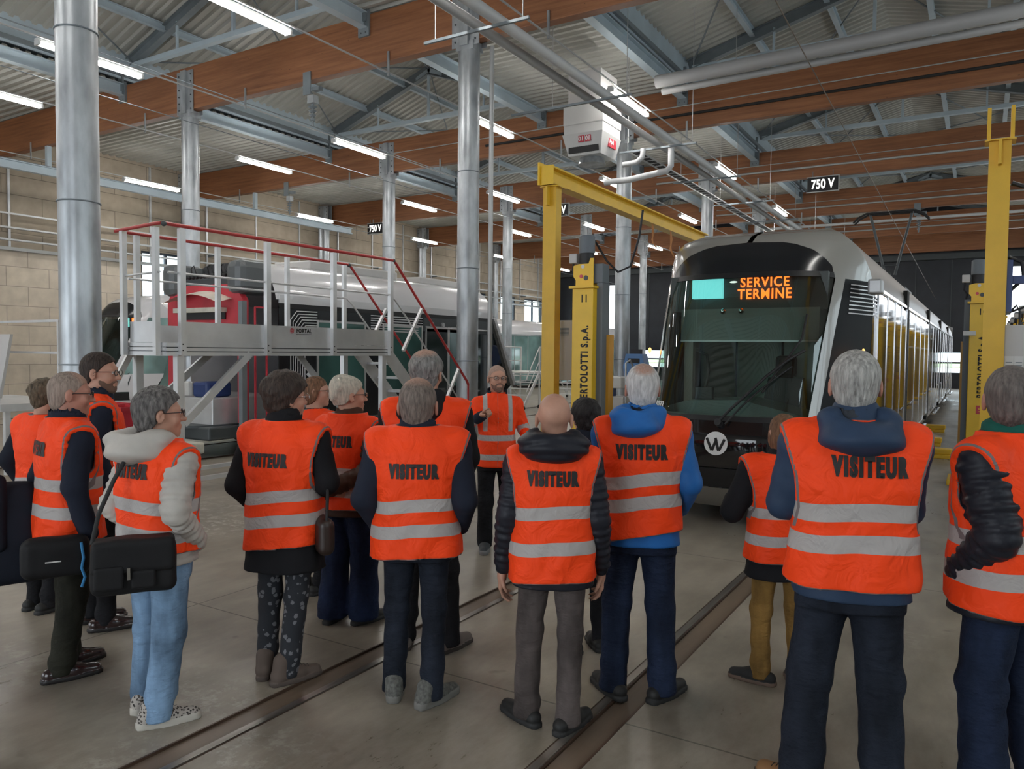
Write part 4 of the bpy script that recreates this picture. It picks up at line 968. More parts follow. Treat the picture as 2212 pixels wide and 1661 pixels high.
MB().box((-.35,-.25,.1),(.35,.25,.75),bev=.02).build('cabinet', M['boxgrey'], t); MB().box((-.38,-.28,.95),(.30,.1,1.22),bev=.02).build('instrument_case', M['white'], t)
MB().box((-.33,-.285,1.12),(.1,-.28,1.2)).build('case_screen', M['black'], t); MB().box((-.3,-.27,.76),(.1,-.1,.95)).build('blue_tray', M['navybox'], t)
MB().tube([(.38,-.2,.2),(.38,-.2,1.55),(.36,.1,1.62),(.38,.2,1.5),(.38,.2,.2)], .025, 8).build('push_frame', M['galv'], t)
for s in (-.28, .28): MB().cyl((s,-.2,.05),(s+.04,-.2,.05),.05).build('wheel', M['rubber'], t)
# small mobile steps in the distance
def steps(x, y, lab, s=1):
    t = thing('mobile_steps', lab, 'step ladder', (x, y, 0))
    MB().box((-.7, .55, 1.10), (.7, 1.7, 1.16)).build('deck', M['white'], t)
    for sx in (-.66, .66):
        MB().bar((sx, -.35, .1), (sx, .6, 1.12), .04, .10).build('stringer', M['white'], t)
        MB().tube([(sx, -.25, .9), (sx, .6, 1.95), (sx, 1.7, 1.95), (sx, 1.7, 1.15)], .02, 6).build('handrail', M['white'], t)
        MB().tube([(sx, -.2, .55), (sx, .6, 1.5), (sx, 1.7, 1.5)], .016, 6).build('mid_rail', M['white'], t)
        for yy in (-.35, .6, 1.65):
            if yy > 0: MB().bar((sx, yy, .1), (sx, yy, 1.95), .04, .04).build('post', M['white'], t)
            MB().cyl((sx-.02, yy, .06), (sx+.02, yy, .06), .06).build('castor', M['rubber'], t)
        MB().bar((sx, 1.6, .15), (sx, .65, 1.08), .03, .04).build('brace', M['white'], t)
    for k in range(5): MB().box((-.62, -.3+k*.19, .22+k*.2), (.62, -.1+k*.19, .25+k*.2)).build('tread', M['white'], t)
steps(-12.6, 20.6, 'small white mobile steps behind the guide, beside the slim column')
steps(-13.4, 25.6, 'second white mobile steps farther back beside the white tram')
# left-hand platform and open cabinet door
t = thing('work_platform', 'low aluminium platform at the left edge with a grey panel leaning open', 'platform', (-11.6, 5.4, 0))
MB().box((-1.9, -.2, .92), (.35, 1.0, 1.02)).build('deck', M['alu'], t); MB().box((-1.9, -.22, 1.02), (.35, -.2, 1.22)).build('toe_board', M['alu'], t)
for x in (-.9, .3): MB().bar((x, -.1, .05), (x, -.1, .92), .07, .07).build('leg', M['alu'], t)
MB().bar((-.8, -.12, .1), (.1, -.12, .9), .05, .08).build('brace', M['aludark'], t); MB().bar((-1.8, -.12, .85), (-.6, -.12, .3), .05, .08).build('brace', M['aludark'], t)
MB().bar((-1.9, .6, 1.72), (.32, .6, 1.72), .035, .035).build('mid_rail', M['alu'], t); MB().bar((-1.9, .6, 2.18), (.34, .6, 2.18), .035, .035).build('hand_rail', M['alu'], t)
MB().bar((.32, .6, 1.0), (.32, .6, 2.18), .04, .04).build('post', M['alu'], t)
MB().add([(-1.7,.2,1.05),(-.55,.2,1.05),(-.20,.2,1.98),(-1.7,.2,1.98),(-1.7,.24,1.05),(-.55,.24,1.05),(-.20,.24,1.98),(-1.7,.24,1.98)], [(0,1,2,3),(7,6,5,4),(0,4,5,1),(1,5,6,2),(2,6,7,3),(3,7,4,0)]).build('panel', M['boxgrey'], t)
MB().box((.0, -.23, .80), (.14, -.205, .88)).box((-.55, -.23, .80), (-.3, -.205, .88)).build('yellow_marker', M['yellow'], t)
# ================================================================== PEOPLE
# ---- small implicit-surface modeller: smooth unions of tapered capsules, turned into one closed mesh
class Field:
    def __init__(s, lo, hi, h):
        s.lo = np.array(lo, float); s.h = h; n = np.ceil((np.array(hi)-s.lo)/h).astype(int)+1; s.n = n
        s.ax = [(s.lo[i] + h*np.arange(n[i])).astype(np.float32) for i in range(3)]
        s.F = np.full(n, .15, np.float32)
    def sl(s, lo, hi):
        r = []
        for i in range(3):
            a = max(0, int((lo[i]-s.lo[i])/s.h)); b = min(s.n[i], int((hi[i]-s.lo[i])/s.h)+2)
            if b <= a: return None
            r.append(slice(a, b))
        return tuple(r)
    def pts(s, sl):
        return s.ax[0][sl[0]][:,None,None], s.ax[1][sl[1]][None,:,None], s.ax[2][sl[2]][None,None,:]
    def op(s, fn, lo, hi, k=.02, mode='add', pad=.06):
        lo = np.array(lo)-pad; hi = np.array(hi)+pad; sl = s.sl(lo, hi)
        if sl is None: return
        d = fn(*s.pts(sl)); a = s.F[sl]
        if mode == 'add':
            if k > 0: hh = np.clip(.5+.5*(a-d)/k, 0, 1); r = a + (d-a)*hh - k*hh*(1-hh)
            else: r = np.minimum(a, d)
        elif mode == 'sub':
            if k > 0: hh = np.clip(.5-.5*(a+d)/k, 0, 1); r = a + (-d-a)*hh + k*hh*(1-hh)
            else: r = np.maximum(a, -d)
        s.F[sl] = r
    def cap(s, a, b, r0, r1=None, k=.02, mode='add', rib=None, M=None):
        r1 = r0 if r1 is None else r1
        a = np.array(a, float); b = np.array(b, float)
        if M is not None:
            a = M[0] @ a + M[1]; b = M[0] @ b + M[1]; sc_ = np.linalg.norm(M[0][:,0]); r0 = r0*sc_; r1 = r1*sc_
        ba = b-a; L2 = max(float(ba@ba), 1e-9); rm = max(r0, r1)
        def fn(X, Y, Z):
            t = np.clip(((X-a[0])*ba[0]+(Y-a[1])*ba[1]+(Z-a[2])*ba[2])/L2, 0, 1)
            d = np.sqrt((X-a[0]-t*ba[0])**2+(Y-a[1]-t*ba[1])**2+(Z-a[2]-t*ba[2])**2)
            r = r0+(r1-r0)*t
            if rib: r = r + rib[0]*(np.abs(np.sin(PI*rib[1]*t))-.6)
            return d-r
        s.op(fn, np.minimum(a, b)-rm, np.maximum(a, b)+rm, k, mode)
    def ell(s, c, r, k=.02, mode='add', M=None):
        c = np.array(c, float); r = np.array(r, float)
        if M is None:
            def fn(X, Y, Z):
                q = np.sqrt(((X-c[0])/r[0])**2+((Y-c[1])/r[1])**2+((Z-c[2])/r[2])**2); return (q-1)*r.min()
            s.op(fn, c-r, c+r, k, mode)
        else:
            Rm, T = M; sc_ = np.linalg.norm(Rm[:,0]); w = Rm @ c + T; r = r*sc_; Rm = Rm/sc_; rr = r.max()
            def fn(X, Y, Z):
                x = X-w[0]; y = Y-w[1]; z = Z-w[2]
                u = Rm[0][0]*x+Rm[1][0]*y+Rm[2][0]*z; v = Rm[0][1]*x+Rm[1][1]*y+Rm[2][1]*z; t = Rm[0][2]*x+Rm[1][2]*y+Rm[2][2]*z
                q = np.sqrt((u/r[0])**2+(v/r[1])**2+(t/r[2])**2); return (q-1)*r.min()
            s.op(fn, w-rr, w+rr, k, mode)
    def mesh(s):
        F = s.F; nx, ny, nz = F.shape; ins = F < 0
        c = ins[:-1,:-1,:-1].astype(np.int8)
        for dx in (0,1):
            for dy in (0,1):
                for dz in (0,1):
                    if dx or dy or dz: c = c + ins[dx:nx-1+dx, dy:ny-1+dy, dz:nz-1+dz]
        act = (c > 0) & (c < 8); idx = np.full(act.shape, -1, np.int64); ids = np.argwhere(act); idx[act] = np.arange(len(ids))
        acc = np.zeros((len(ids), 3)); cnt = np.zeros(len(ids)); I, J, K = ids.T
        for axis in range(3):
            o = [0,0,0]
            for u in (0,1):
                for v in (0,1):
                    o = [0,0,0]; oth = [i for i in range(3) if i != axis]; o[oth[0]] = u; o[oth[1]] = v
                    p = [I+o[0], J+o[1], K+o[2]]; q = [p[0].copy(), p[1].copy(), p[2].copy()]; q[axis] = q[axis]+1
                    fa = F[tuple(p)]; fb = F[tuple(q)]; m = (fa < 0) != (fb < 0); t = np.where(m, fa/(fa-fb+1e-12*(fa == fb)), 0)
                    pos = np.array(o, float)[None,:].repeat(len(ids), 0); pos[:,axis] += t
                    acc += pos*m[:,None]; cnt += m
        V = (ids + acc/np.maximum(cnt,1)[:,None])*s.h + s.lo
        quads = []
        for axis in range(3):
            a0 = [slice(None)]*3; a1 = [slice(None)]*3; a0[axis] = slice(0,-1); a1[axis] = slice(1,None)
            A = ins[tuple(a0)]; B = ins[tuple(a1)]; e = np.argwhere(A != B); oth = [i for i in range(3) if i != axis]
            ok = (e[:,oth[0]] > 0) & (e[:,oth[1]] > 0) & (e[:,oth[0]] < F.shape[oth[0]]-1) & (e[:,oth[1]] < F.shape[oth[1]]-1); e = e[ok]
            def g(u, v):
                q = e.copy(); q[:,oth[0]] -= u; q[:,oth[1]] -= v; return idx[tuple(q.T)]
            qd = np.stack([g(1,1), g(0,1), g(0,0), g(1,0)], 1); fl = A[tuple(e.T)]
            if axis == 1: fl = ~fl
            qd[~fl] = qd[~fl][:, ::-1]; quads.append(qd)
        return V, np.concatenate(quads)
RNG = np.random.RandomState(3)
WD = [(RNG.randn(3), RNG.rand()*6.28) for _ in range(14)]
def wnoise(X, Y, Z, f, sq=(1,1,1), n=7):
    r = 0
    for d, ph in WD[:n]:
        d = d/np.linalg.norm(d); r = r + np.sin(f*(X*d[0]*sq[0]+Y*d[1]*sq[1]+Z*d[2]*sq[2])+ph+1.7*np.sin(.6*f*(Y*d[0]-Z*d[1]+X*d[2])+ph*2))
    return r/n
def mk(name, V, Q, mats, parent, k=1.0, attrs=None, midx=None, smooth_it=1):
    me = bpy.data.meshes.new(name); me.vertices.add(len(V)); me.vertices.foreach_set('co', (V*k).astype(np.float32).ravel())
    me.loops.add(Q.size); me.loops.foreach_set('vertex_index', Q.astype(np.int32).ravel())
    me.polygons.add(len(Q)); me.polygons.foreach_set('loop_start', np.arange(0, Q.size, 4, dtype=np.int32))
    if not isinstance(mats, (list, tuple)): mats = [mats]
    for m in mats: me.materials.append(m)
    if midx is not None: me.polygons.foreach_set('material_index', midx.astype(np.int32))
    me.polygons.foreach_set('use_smooth', np.ones(len(Q), bool)); me.update(calc_edges=True)
    for n, a in (attrs or {}).items():
        at = me.attributes.new(n, 'FLOAT', 'POINT'); at.data.foreach_set('value', np.asarray(a, np.float32))
    o = bpy.data.objects.new(name, me); C.objects.link(o); o.parent = parent; return o
def vest_mat():
    m = bpy.data.materials.new('orange_safety_fabric'); m.use_nodes = True; N, L = nodes(m); b = N['Principled BSDF']
    def at(n): a = N.new('ShaderNodeAttribute'); a.attribute_name = n; return a.outputs['Fac']
    band = mathn(N, L, 'GREATER_THAN', at('band'), 0); tr = mathn(N, L, 'GREATER_THAN', at('trim'), 0)
    col = mixc(N, L, band, (1.0, .066, .008), (.43, .40, .385)); col = mixc(N, L, tr, col, (.20, .165, .165)); L.new(col, b.inputs['Base Color'])
    b.inputs['Roughness'].default_value = .62; b.inputs['Specular IOR Level'].default_value = .25
    tc = N.new('ShaderNodeTexCoord'); t = N.new('ShaderNodeTexNoise'); t.inputs['Scale'].default_value = 9; t.inputs['Detail'].default_value = 3; t.inputs['Distortion'].default_value = 1.2
    L.new(tc.outputs['Object'], t.inputs['Vector']); bp = N.new('ShaderNodeBump'); bp.inputs['Strength'].default_value = .6; bp.inputs['Distance'].default_value = .03
    L.new(t.outputs[0], bp.inputs['Height']); L.new(bp.outputs[0], b.inputs['Normal']); return m
VEST = vest_mat()
def cloth(name, col, rough=.85, n=(6, .12, 4), b=(14, .35, .012), **kw): return mat(name, col, rough, noise=n, bump=b, spec=kw.pop('spec', .2), **kw)
def jeans(name, c): return mat(name, c, .85, noise=(9, .5, 5, (1, 1, .4)), bump=(18, .8, .02, (1, 1, 1.8)), spec=.2)
def hairm(name, c, amt=.35):
    m = mat(name, c, .6, noise=(75, amt*1.5, 4, (1, 1, .22)), bump=(110, 1.0, .012, (1, 1, .22)), spec=.3); N, L = nodes(m); b = N['Principled BSDF']
    if m.get('thin'): return m
    m['thin'] = 1; src = b.inputs['Base Color'].links[0].from_socket; a = N.new('ShaderNodeAttribute'); a.attribute_name = 'thin'
    t = N.new('ShaderNodeTexNoise'); t.inputs['Scale'].default_value = 120; tc = N.new('ShaderNodeTexCoord'); L.new(tc.outputs['Object'], t.inputs['Vector'])
    f = mathn(N, L, 'MULTIPLY', a.outputs['Fac'], mathn(N, L, 'ADD', t.outputs[0], .35), clamp=True); L.new(mixc(N, L, f, src, (.44, .25, .18)), b.inputs['Base Color']); return m
SKIN = {'a': mat('skin_light', (.50, .27, .19), .5, noise=(18, .10, 3), spec=.35), 'b': mat('skin_ruddy', (.45, .215, .155), .5, noise=(18, .12, 3), spec=.35)}
EYEW = mat('eye_white', (.6, .58, .55), .2); EYEI = mat('iris', (.03, .02, .015), .2); LENS = M['spectacle']
FRAMEM = mat('spectacle_frame', (.03, .02, .018), .3)
def rotm(yaw, pitch, roll=0):
    c, s = math.cos(yaw), math.sin(yaw); Z = np.array([[c,-s,0],[s,c,0],[0,0,1]])
    c, s = math.cos(pitch), math.sin(pitch); X = np.array([[1,0,0],[0,c,-s],[0,s,c]])
    c, s = math.cos(roll), math.sin(roll); Y = np.array([[c,0,s],[0,1,0],[-s,0,c]])
    return Z @ X @ Y
def hand(f, w, d, nrm, side, pose='relax', sc=1.0):
    """five-fingered hand at wrist w, pointing along d, palm facing nrm; side +1 when the thumb lies towards d x nrm"""
    d = np.array(d, float); d /= np.linalg.norm(d); nrm = np.array(nrm, float); nrm -= d*(nrm@d); nrm /= np.linalg.norm(nrm); a = np.cross(d, nrm)*side
    w = np.array(w, float); P = lambda x, y, z: w + a*x*sc + d*y*sc + nrm*z*sc
    for i, x in enumerate((.028, .010, -.009, -.027)):
        f.cap(P(x*.6, .005, 0), P(x, .085, 0), .0165*sc, .0135*sc, k=.012)
    f.cap(P(0, -.03, 0), P(0, .03, 0), .024*sc, .024*sc, k=.02)
    cl = {'relax': (.35, .45, .35), 'fist': (1.2, 1.5, 1.0), 'flat': (.1, .1, .1)}.get(pose, (.9, 1.3, .9))
    for i, (x, ln) in enumerate(((.030, .044), (.011, .050), (-.009, .046), (-.028, .036))):
        c = (.08, .15, .1) if pose == 'point' and i == 0 else tuple(q*(1+.12*i) for q in cl)
        p = P(x, .088, 0); th = 0
        for j, (lj, r0, r1) in enumerate(((ln, .0095, .0088), (ln*.62, .0088, .0080), (ln*.48, .0080, .0066))):
            th += c[j]; q = p + (d*math.cos(th) + nrm*math.sin(th))*lj*sc; f.cap(p, q, r0*sc, r1*sc, k=.004); p = q
    p = P(.030, .022, .004); q = P(.052, .058, .018); r = P(.050 if pose == 'relax' else .036, .088, .034); 
    f.cap(P(.018, .01, 0), p, .016*sc, .013*sc, k=.012); f.cap(p, q, .0125*sc, .0105*sc, k=.006); f.cap(q, r, .0105*sc, .0085*sc, k=.004)
HAIRLINE_Y = [-.20, -.06, -.025, .0, .015, .045, .08, .14]; HAIRLINE_Z = [-.105, -.095, -.045, -.02, .005, .045, .070, .088]
def person(name, label, pos, rz, h, arms, feet, jacket, trousers, shoe, hair, head=(0, 0), g=1.0, vest=True, hem=.745, jhem=None, hood=None, glasses=None, collar=None,
           skin='a', beard=None, legr=(.088, .064, .052), vx=.0105, bands=(.985, .845), puffer=0, text=1.235, lean=0.0, tx=0.0, extra=None, hands=('relax', 'relax'), vest_g=1.0, sleeve=1.0, scarf=None, coat=False, hi_body=.0078, openfront=False, tilt=0.0, hs=1.0, ncol=None, hiv=False):
    kk = h/1.72; root = thing(name, label, 'person', (pos[0], pos[1], 0), R(rz), group='people in the guided group')
    hc = np.array([0, .015+lean*1.0, 1.72-.116*hs]); HR = rotm(R(head[0]), R(head[1]))*hs; HM = (HR, hc)
    SH = {-1: np.array([-.172*g, lean*.9, 1.362]), 1: np.array([.172*g, lean*.9, 1.362])}
    # ------------------------------------------------ body: head, neck, torso, arms, hands, legs in one surface
    f = Field((-.62, -.52, .0), (.62, .66, 1.76), hi_body if hi_body > 0 else .0078)
    f.ell((0, -.012, .030), (.0735, .094, .086), k=.0, M=HM); f.ell((0, .030, -.030), (.058, .062, .082), k=.03, M=HM)
    f.cap((0, .02, -.062), (0, .070, -.097), .046, .024, k=.03, M=HM)
    f.cap((-.03, .074, .022), (.03, .074, .022), .015, k=.02, M=HM)
    for s in (-1, 1):
        f.ell((s*.038, .062, -.030), (.022, .022, .026), k=.02, M=HM)
        f.ell((s*.031, .098, .003), (.017, .014, .012), k=.012, mode='sub', M=HM)
        f.ell((s*.031, .078, .002), (.0125, .0125, .0105), k=.004, M=HM)
        f.ell((s*.081, -.008, -.010), (.010, .021, .034), k=.008, M=HM); f.ell((s*.087, -.001, -.010), (.006, .010, .017), k=.004, mode='sub', M=HM)
    f.cap((0, .086, .008), (0, .112, -.030), .008, .0125, k=.010, M=HM); f.cap((-.010, .098, -.034), (.010, .098, -.034), .008, k=.006, M=HM)
    f.cap((-.017, .089, -.060), (.017, .089, -.060), .0085, k=.006, M=HM); f.cap((-.015, .087, -.072), (.015, .087, -.072), .0085, k=.006, M=HM)
    f.cap((-.022, .101, -.066), (.022, .101, -.066), .0028, k=.003, mode='sub', M=HM)
    nk = HR @ np.array([0, -.018, -.06]) + hc
    f.cap(nk, (0, -.02+lean*.9, 1.42), .056, .064, k=.03)
    prof = np.array([(.80,.155,.115),(.92,.160,.115),(1.08,.138,.100),(1.22,.155,.108),(1.34,.150,.095),(1.42,.10,.070)])
    def torso(pf, gx, off, flare=0, z0=None, z1=None, y0=0.0):
        def fn(X, Y, Z):
            a = np.interp(Z, pf[:,0], pf[:,1]).astype(np.float32)*gx+off; b = np.interp(Z, pf[:,0], pf[:,2]).astype(np.float32)*(.6+.4*gx)+off
            if len(pf[0]) > 3: yc = np.interp(Z, pf[:,0], pf[:,3])
            else: yc = 0
            yc = yc + y0 + lean*np.clip((Z-.9)/.5, 0, 1)
            q = (np.abs(X/a)**2.5+np.abs((Y-yc)/b)**2.5)**.4
            d = (q-1)*np.minimum(a, b); d = np.maximum(d, (z0 if z0 is not None else pf[0,0])-Z); return np.maximum(d, Z-(z1 if z1 is not None else pf[-1,0]))
        return fn
    f.op(torso(prof, g, -.012), (-.3,-.3,.78), (.3,.3,1.44), k=.04)
    AR = {}
    for s, key in ((-1, 'L'), (1, 'R')):
        e, w = np.array(arms[key][0], float), np.array(arms[key][1], float); sh = SH[s]; AR[s] = (sh, e, w)
        f.cap((0, lean*.9, 1.40), sh, .06, .052, k=.04); f.cap(sh, e, .050, .041, k=.03); f.cap(e, w, .039, .026, k=.02)
        hd = np.array(arms[key][2], float) if len(arms[key]) > 2 else (w-e); pn = np.array(arms[key][3], float) if len(arms[key]) > 3 else np.array([-s, 0, 0.0])
        hand(f, w + hd/np.linalg.norm(hd)*.03, hd, pn, arms[key][4] if len(arms[key]) > 4 else s*-1, hands[0 if s < 0 else 1])
    LG = {}
    for s, key in ((-1, 'L'), (1, 'R')):
        fx, fy, yaw = feet[key][:3]; hp = np.array([s*.088, 0, .88]); an = np.array([fx, fy-.035, .085]); kn = (hp+an)/2 + np.array([s*.006, .022 + (feet[key][3] if len(feet[key]) > 3 else 0), -.01]); kn[2] = .475
        LG[s] = (hp, kn, an, yaw); f.cap(hp, kn, .078, .052, k=.04); f.cap(kn, an, .048, .034, k=.02)
        fd = np.array([-math.sin(R(yaw)), math.cos(R(yaw)), 0]); f.cap(an - np.array([0,0,.03]), an + fd*.12 - np.array([0,0,.045]), .034, .026, k=.02)
    V, Q = f.mesh(); body = mk('body', V, Q, SKIN[skin], root, kk)
    # eyes
    for s in (-1, 1):
        p = HR @ np.array([s*.031, .083, .003]) + hc; b = MB().sphere(p*kk, .0105*kk, 0, 12); q = HR @ np.array([s*.031, .0915, .003]) + hc; b.sphere(q*kk, .0048*kk, 1, 10)
        b.build('eye', [EYEW, EYEI], root)
    # ------------------------------------------------ hair
    if hair:
        st, hm, t = hair[0], hair[1], hair[2]
        f = Field(hc-.21, hc+.21, .0058)
        f.ell((0, -.012, .030), (.0735+t, .094+t, .086+t), k=0, M=HM); f.ell((0, -.035, -.035), (.060+t*.7, .062+t*.7, .070), k=.03, M=HM)
        if st == 'curly': f.ell((0, -.01, .05), (.085+t, .10+t, .08+t), k=.03, M=HM)
        if st == 'bob':
            for s in (-1, 1): f.ell((s*.052, -.012, -.045), (.034+t, .060+t, .070), k=.03, M=HM)
            f.ell((0, -.045, -.05), (.065+t, .055+t, .075), k=.03, M=HM)
        if st == 'updo': f.ell((0, -.055, .06), (.078, .075, .075), k=.03, M=HM); f.ell((.01, -.10, .01), (.05, .035, .05), k=.012, M=HM); f.cap((-.05, -.09, -.02), (.06, -.085, .05), .022, k=.01, M=HM)
        X, Y, Z = f.ax[0][:,None,None]-hc[0], f.ax[1][None,:,None]-hc[1], f.ax[2][None,None,:]-hc[2]
        u = (HR[0][0]*X+HR[1][0]*Y+HR[2][0]*Z)/hs**2; v = (HR[0][1]*X+HR[1][1]*Y+HR[2][1]*Z)/hs**2; w = (HR[0][2]*X+HR[1][2]*Y+HR[2][2]*Z)/hs**2
        hy, hz = list(HAIRLINE_Y), list(HAIRLINE_Z)
        if st in ('bob',): hz = [-.12, -.11, -.095, -.075, -.05, .03, .055, .08]
        if st == 'updo': hz = [-.07, -.06, -.03, -.01, .01, .04, .065, .085]
        if st == 'curly': hz = [-.12, -.11, -.06, -.03, .0, .035, .055, .08]
        cut = (np.interp(v, hy, hz)-w)*.75; f.F = np.maximum(f.F, cut.astype(np.float32))
        if st in ('short', 'fringe'):
            q = np.sqrt(((np.abs(u)-.092)/.026)**2+((v+.004)/.026)**2+((w+.014)/.040)**2); f.F = np.maximum(f.F, (-(q-1)*.026).astype(np.float32))
        amp = {'curly': .011, 'bob': .004, 'updo': .0045}.get(st, .0026 if t > .006 else .0012); fq = {'curly': 95, 'bob': 120, 'updo': 90}.get(st, 150)
        f.F = f.F + (amp*wnoise(u, v, w, fq, (1, 1, .35 if st != 'curly' else 1), 9)).astype(np.float32)
        V, Q = f.mesh(); at_ = None
        if len(hair) > 3:
            c, rr = hair[3]; L_ = ((V-hc)@HR)/hs**2; q = np.sqrt(sum(((L_[:,i]-c[i])/rr[i])**2 for i in range(3))); at_ = {'thin': np.clip((1.25-q)/.5, 0, 1)}
        mk('hair', V, Q, hm, root, kk, attrs=at_)
    if beard:
        f = Field(hc-.16, hc+.16, .006)
        f.ell((0, .030, -.032), (.0605, .0645, .083), k=.0, M=HM); f.cap((0, .02, -.062), (0, .070, -.098), .0485, .027, k=.03, M=HM); f.cap((-.022, .089, -.054), (.022, .089, -.054), .0085, k=.008, M=HM)
        X, Y, Z = f.ax[0][:,None,None]-hc[0], f.ax[1][None,:,None]-hc[1], f.ax[2][None,None,:]-hc[2]
        u = (HR[0][0]*X+HR[1][0]*Y+HR[2][0]*Z)/hs**2; v = (HR[0][1]*X+HR[1][1]*Y+HR[2][1]*Z)/hs**2; w = (HR[0][2]*X+HR[1][2]*Y+HR[2][2]*Z)/hs**2
        top = np.interp(v, [0, .03, .07, .1], [.0, -.045, -.05, -.047]); f.F = np.maximum(f.F, ((w-top)*.8).astype(np.float32)); f.F = np.maximum(f.F, (-(v-.004)).astype(np.float32))
        q = np.sqrt((u/.021)**2+((v-.1)/.03)**2+((w+.066)/.011)**2); f.F = np.maximum(f.F, (-(q-1)*.01).astype(np.float32))
        V, Q = f.mesh(); mk('beard', V, Q, beard, root, kk)
    if glasses:
        b = MB(); T = lambda x, y, z: (HR @ np.array([x, y, z]) + hc)*kk
        gl = MB()
        for s in (-1, 1):
            ring = [T(s*.033 + .0235*math.cos(t*PI/8), .106, .002 + .0165*math.sin(t*PI/8)) for t in range(16)]
            b.tube(ring, .0022*kk, 6, closed=True); b.tube([T(s*.056, .104, .007), T(s*.074, .085, .008), T(s*.082, .01, .006), T(s*.081, -.005, -.004)], .0024*kk, 6)
            gl.add(ring, [list(range(16))])
        b.tube([T(-.011, .107, .005), T(0, .111, .008), T(.011, .107, .005)], .0022*kk, 6)
        o = b.build('glasses', glasses, root); gl.build('lens', LENS, o)
    # ------------------------------------------------ trousers
    z1 = 1.0; f = Field((-.42, -.46, .0), (.42, .46, 1.04), vx)
    f.op(torso(np.array([(.76,.165,.125),(.90,.170,.128),(1.0,.155,.115)]), g, .002), (-.3,-.3,.74), (.3,.3,1.02), k=.03)
    r0, r1, r2 = legr
    for s in (-1, 1):
        hp, kn, an, yaw = LG[s]; f.cap(hp + np.array([0,0,-.02]), kn, r0, r1, k=.03); f.cap(kn, an + np.array([0,-.008,-.030]), r1, r2+.006, k=.03)
    X, Y, Z = f.ax[0][:,None,None], f.ax[1][None,:,None], f.ax[2][None,None,:]
    low = np.exp(-((Z-.14)/.13)**2)+.65*np.exp(-((Z-.47)/.10)**2)+.25
    f.F = f.F + (.0115*low*wnoise(X+pos[0], Y, Z, 30, (.5, .5, 1.9), 7) + .0035*wnoise(X, Y, Z+pos[1], 15)).astype(np.float32)
    f.F = np.maximum(f.F, (.034+.25*np.clip(Y+.02-0, -.05, .2)*0-Z)); V, Q = f.mesh(); mk('trousers', V, Q, trousers, root, kk)
    # ------------------------------------------------ shoes
    um, sm, typ = shoe
    for s in (-1, 1):
        hp, kn, an, yaw = LG[s]; f = Field((-.09, -.13, -.006), (.09, .22, .20), .0065)
        f.cap((0, -.058, .042), (0, .045, .044), .039, .041, k=.0); f.cap((0, .03, .044), (.002, .150, .030), .042, .031, k=.03)
        if typ != 'low': f.cap((0, -.045, .06), (0, -.035, .128 if typ == 'boot' else .10), .044, .046, k=.02)
        X, Y, Z = f.ax[0][:,None,None], f.ax[1][None,:,None], f.ax[2][None,None,:]
        t = np.clip((Y+.065)/.215, 0, 1); dx = np.abs(X)/(1+.12*np.sin(t*PI)); d2 = np.sqrt(dx**2+(Y-(-.065+t*.215))**2)-(.0385+.004*np.sin(t*PI))
        sh_ = .037 if typ == 'sneaker' else .022; sole = np.maximum(d2, np.abs(Z-sh_/2)-sh_/2); f.F = np.minimum(f.F, sole.astype(np.float32)); f.F = np.maximum(f.F, -Z)
        f.F = f.F + (.0008*wnoise(X, Y, Z, 80)).astype(np.float32)
        V, Q = f.mesh(); zc = V[Q].mean(1)[:,2]; fl = (zc < sh_+.001).astype(int); V[:,:2] *= 1.08
        c, s2 = math.cos(R(yaw)), math.sin(R(yaw)); V2 = V.copy(); V2[:,0] = V[:,0]*c - V[:,1]*s2 + an[0]; V2[:,1] = V[:,0]*s2 + V[:,1]*c + an[1]
        o = mk('shoe', V2, Q, [um, sm], root, kk, midx=fl)
        if typ in ('sneaker', 'boot'):
            lb = MB()
            for j in range(4):
                y = .045+j*.022; z = (.098 if typ == 'boot' else .090)-j*.009
                pts = [(-.022, y, z-.006), (0, y+.004, z+.001), (.022, y, z-.006)]; lb.tube([((p[0]*c-p[1]*s2+an[0])*kk, (p[0]*s2+p[1]*c+an[1])*kk, p[2]*kk) for p in pts], .0025*kk, 5)
            lb.build('laces', M['ink'], o)
    # ------------------------------------------------ jacket
    jh = jhem if jhem is not None else hem-.03
    jp = np.array([(.40,.215,.165),(.62,.195,.150),(.76,.180,.140),(.90,.175,.135),(1.08,.160,.124),(1.22,.172,.128),(1.34,.165,.110),(1.40,.12,.088),(1.455,.082,.078)])
    f = Field((-.60, -.50, jh-.06), (.60, .64, 1.60), vx)
    off = .010 + (.012 if puffer else 0)
    f.op(torso(jp, g, off, z0=jh, z1=1.47), (-.32,-.32,jh), (.32,.32,1.5), k=.02)
    for s in (-1, 1):
        sh, e, w = AR[s]; rb = (.010, 7) if puffer else None; r_a = (.066 + (.010 if puffer else 0))*sleeve; r_b = (.053 + (.008 if puffer else 0))*sleeve
        f.cap((0, lean*.9, 1.40), sh, .070, .064*sleeve, k=.03); f.cap(sh, e, r_a, r_b*1.04, k=.035, rib=rb); f.cap(e, w - (w-e)*.0, r_b*1.04, r_b*.80, k=.02, rib=rb)
    if collar: f.cap((0, -.012+lean, 1.43), (0, -.006+lean, 1.43+collar[0]), .083, collar[1], k=.02)
    X, Y, Z = f.ax[0][:,None,None], f.ax[1][None,:,None], f.ax[2][None,None,:]
    if puffer: f.F = f.F + (-.006*(np.abs(np.sin(PI*Z/.062 + .35*np.sin(9*X)))-.6)*(np.abs(X) < .9)).astype(np.float32)
    f.F = f.F + (.0065*wnoise(X+pos[0], Y, Z, 26, (1, 1, 1.3), 7) + .0035*wnoise(X, Y, Z, 52, (1,1,1.4), 6)).astype(np.float32)
    if collar: 
        inner = np.sqrt(X**2+(Y+.008-lean)**2)-.062; f.F = np.where(Z > 1.44, np.maximum(f.F, -inner), f.F).astype(np.float32)
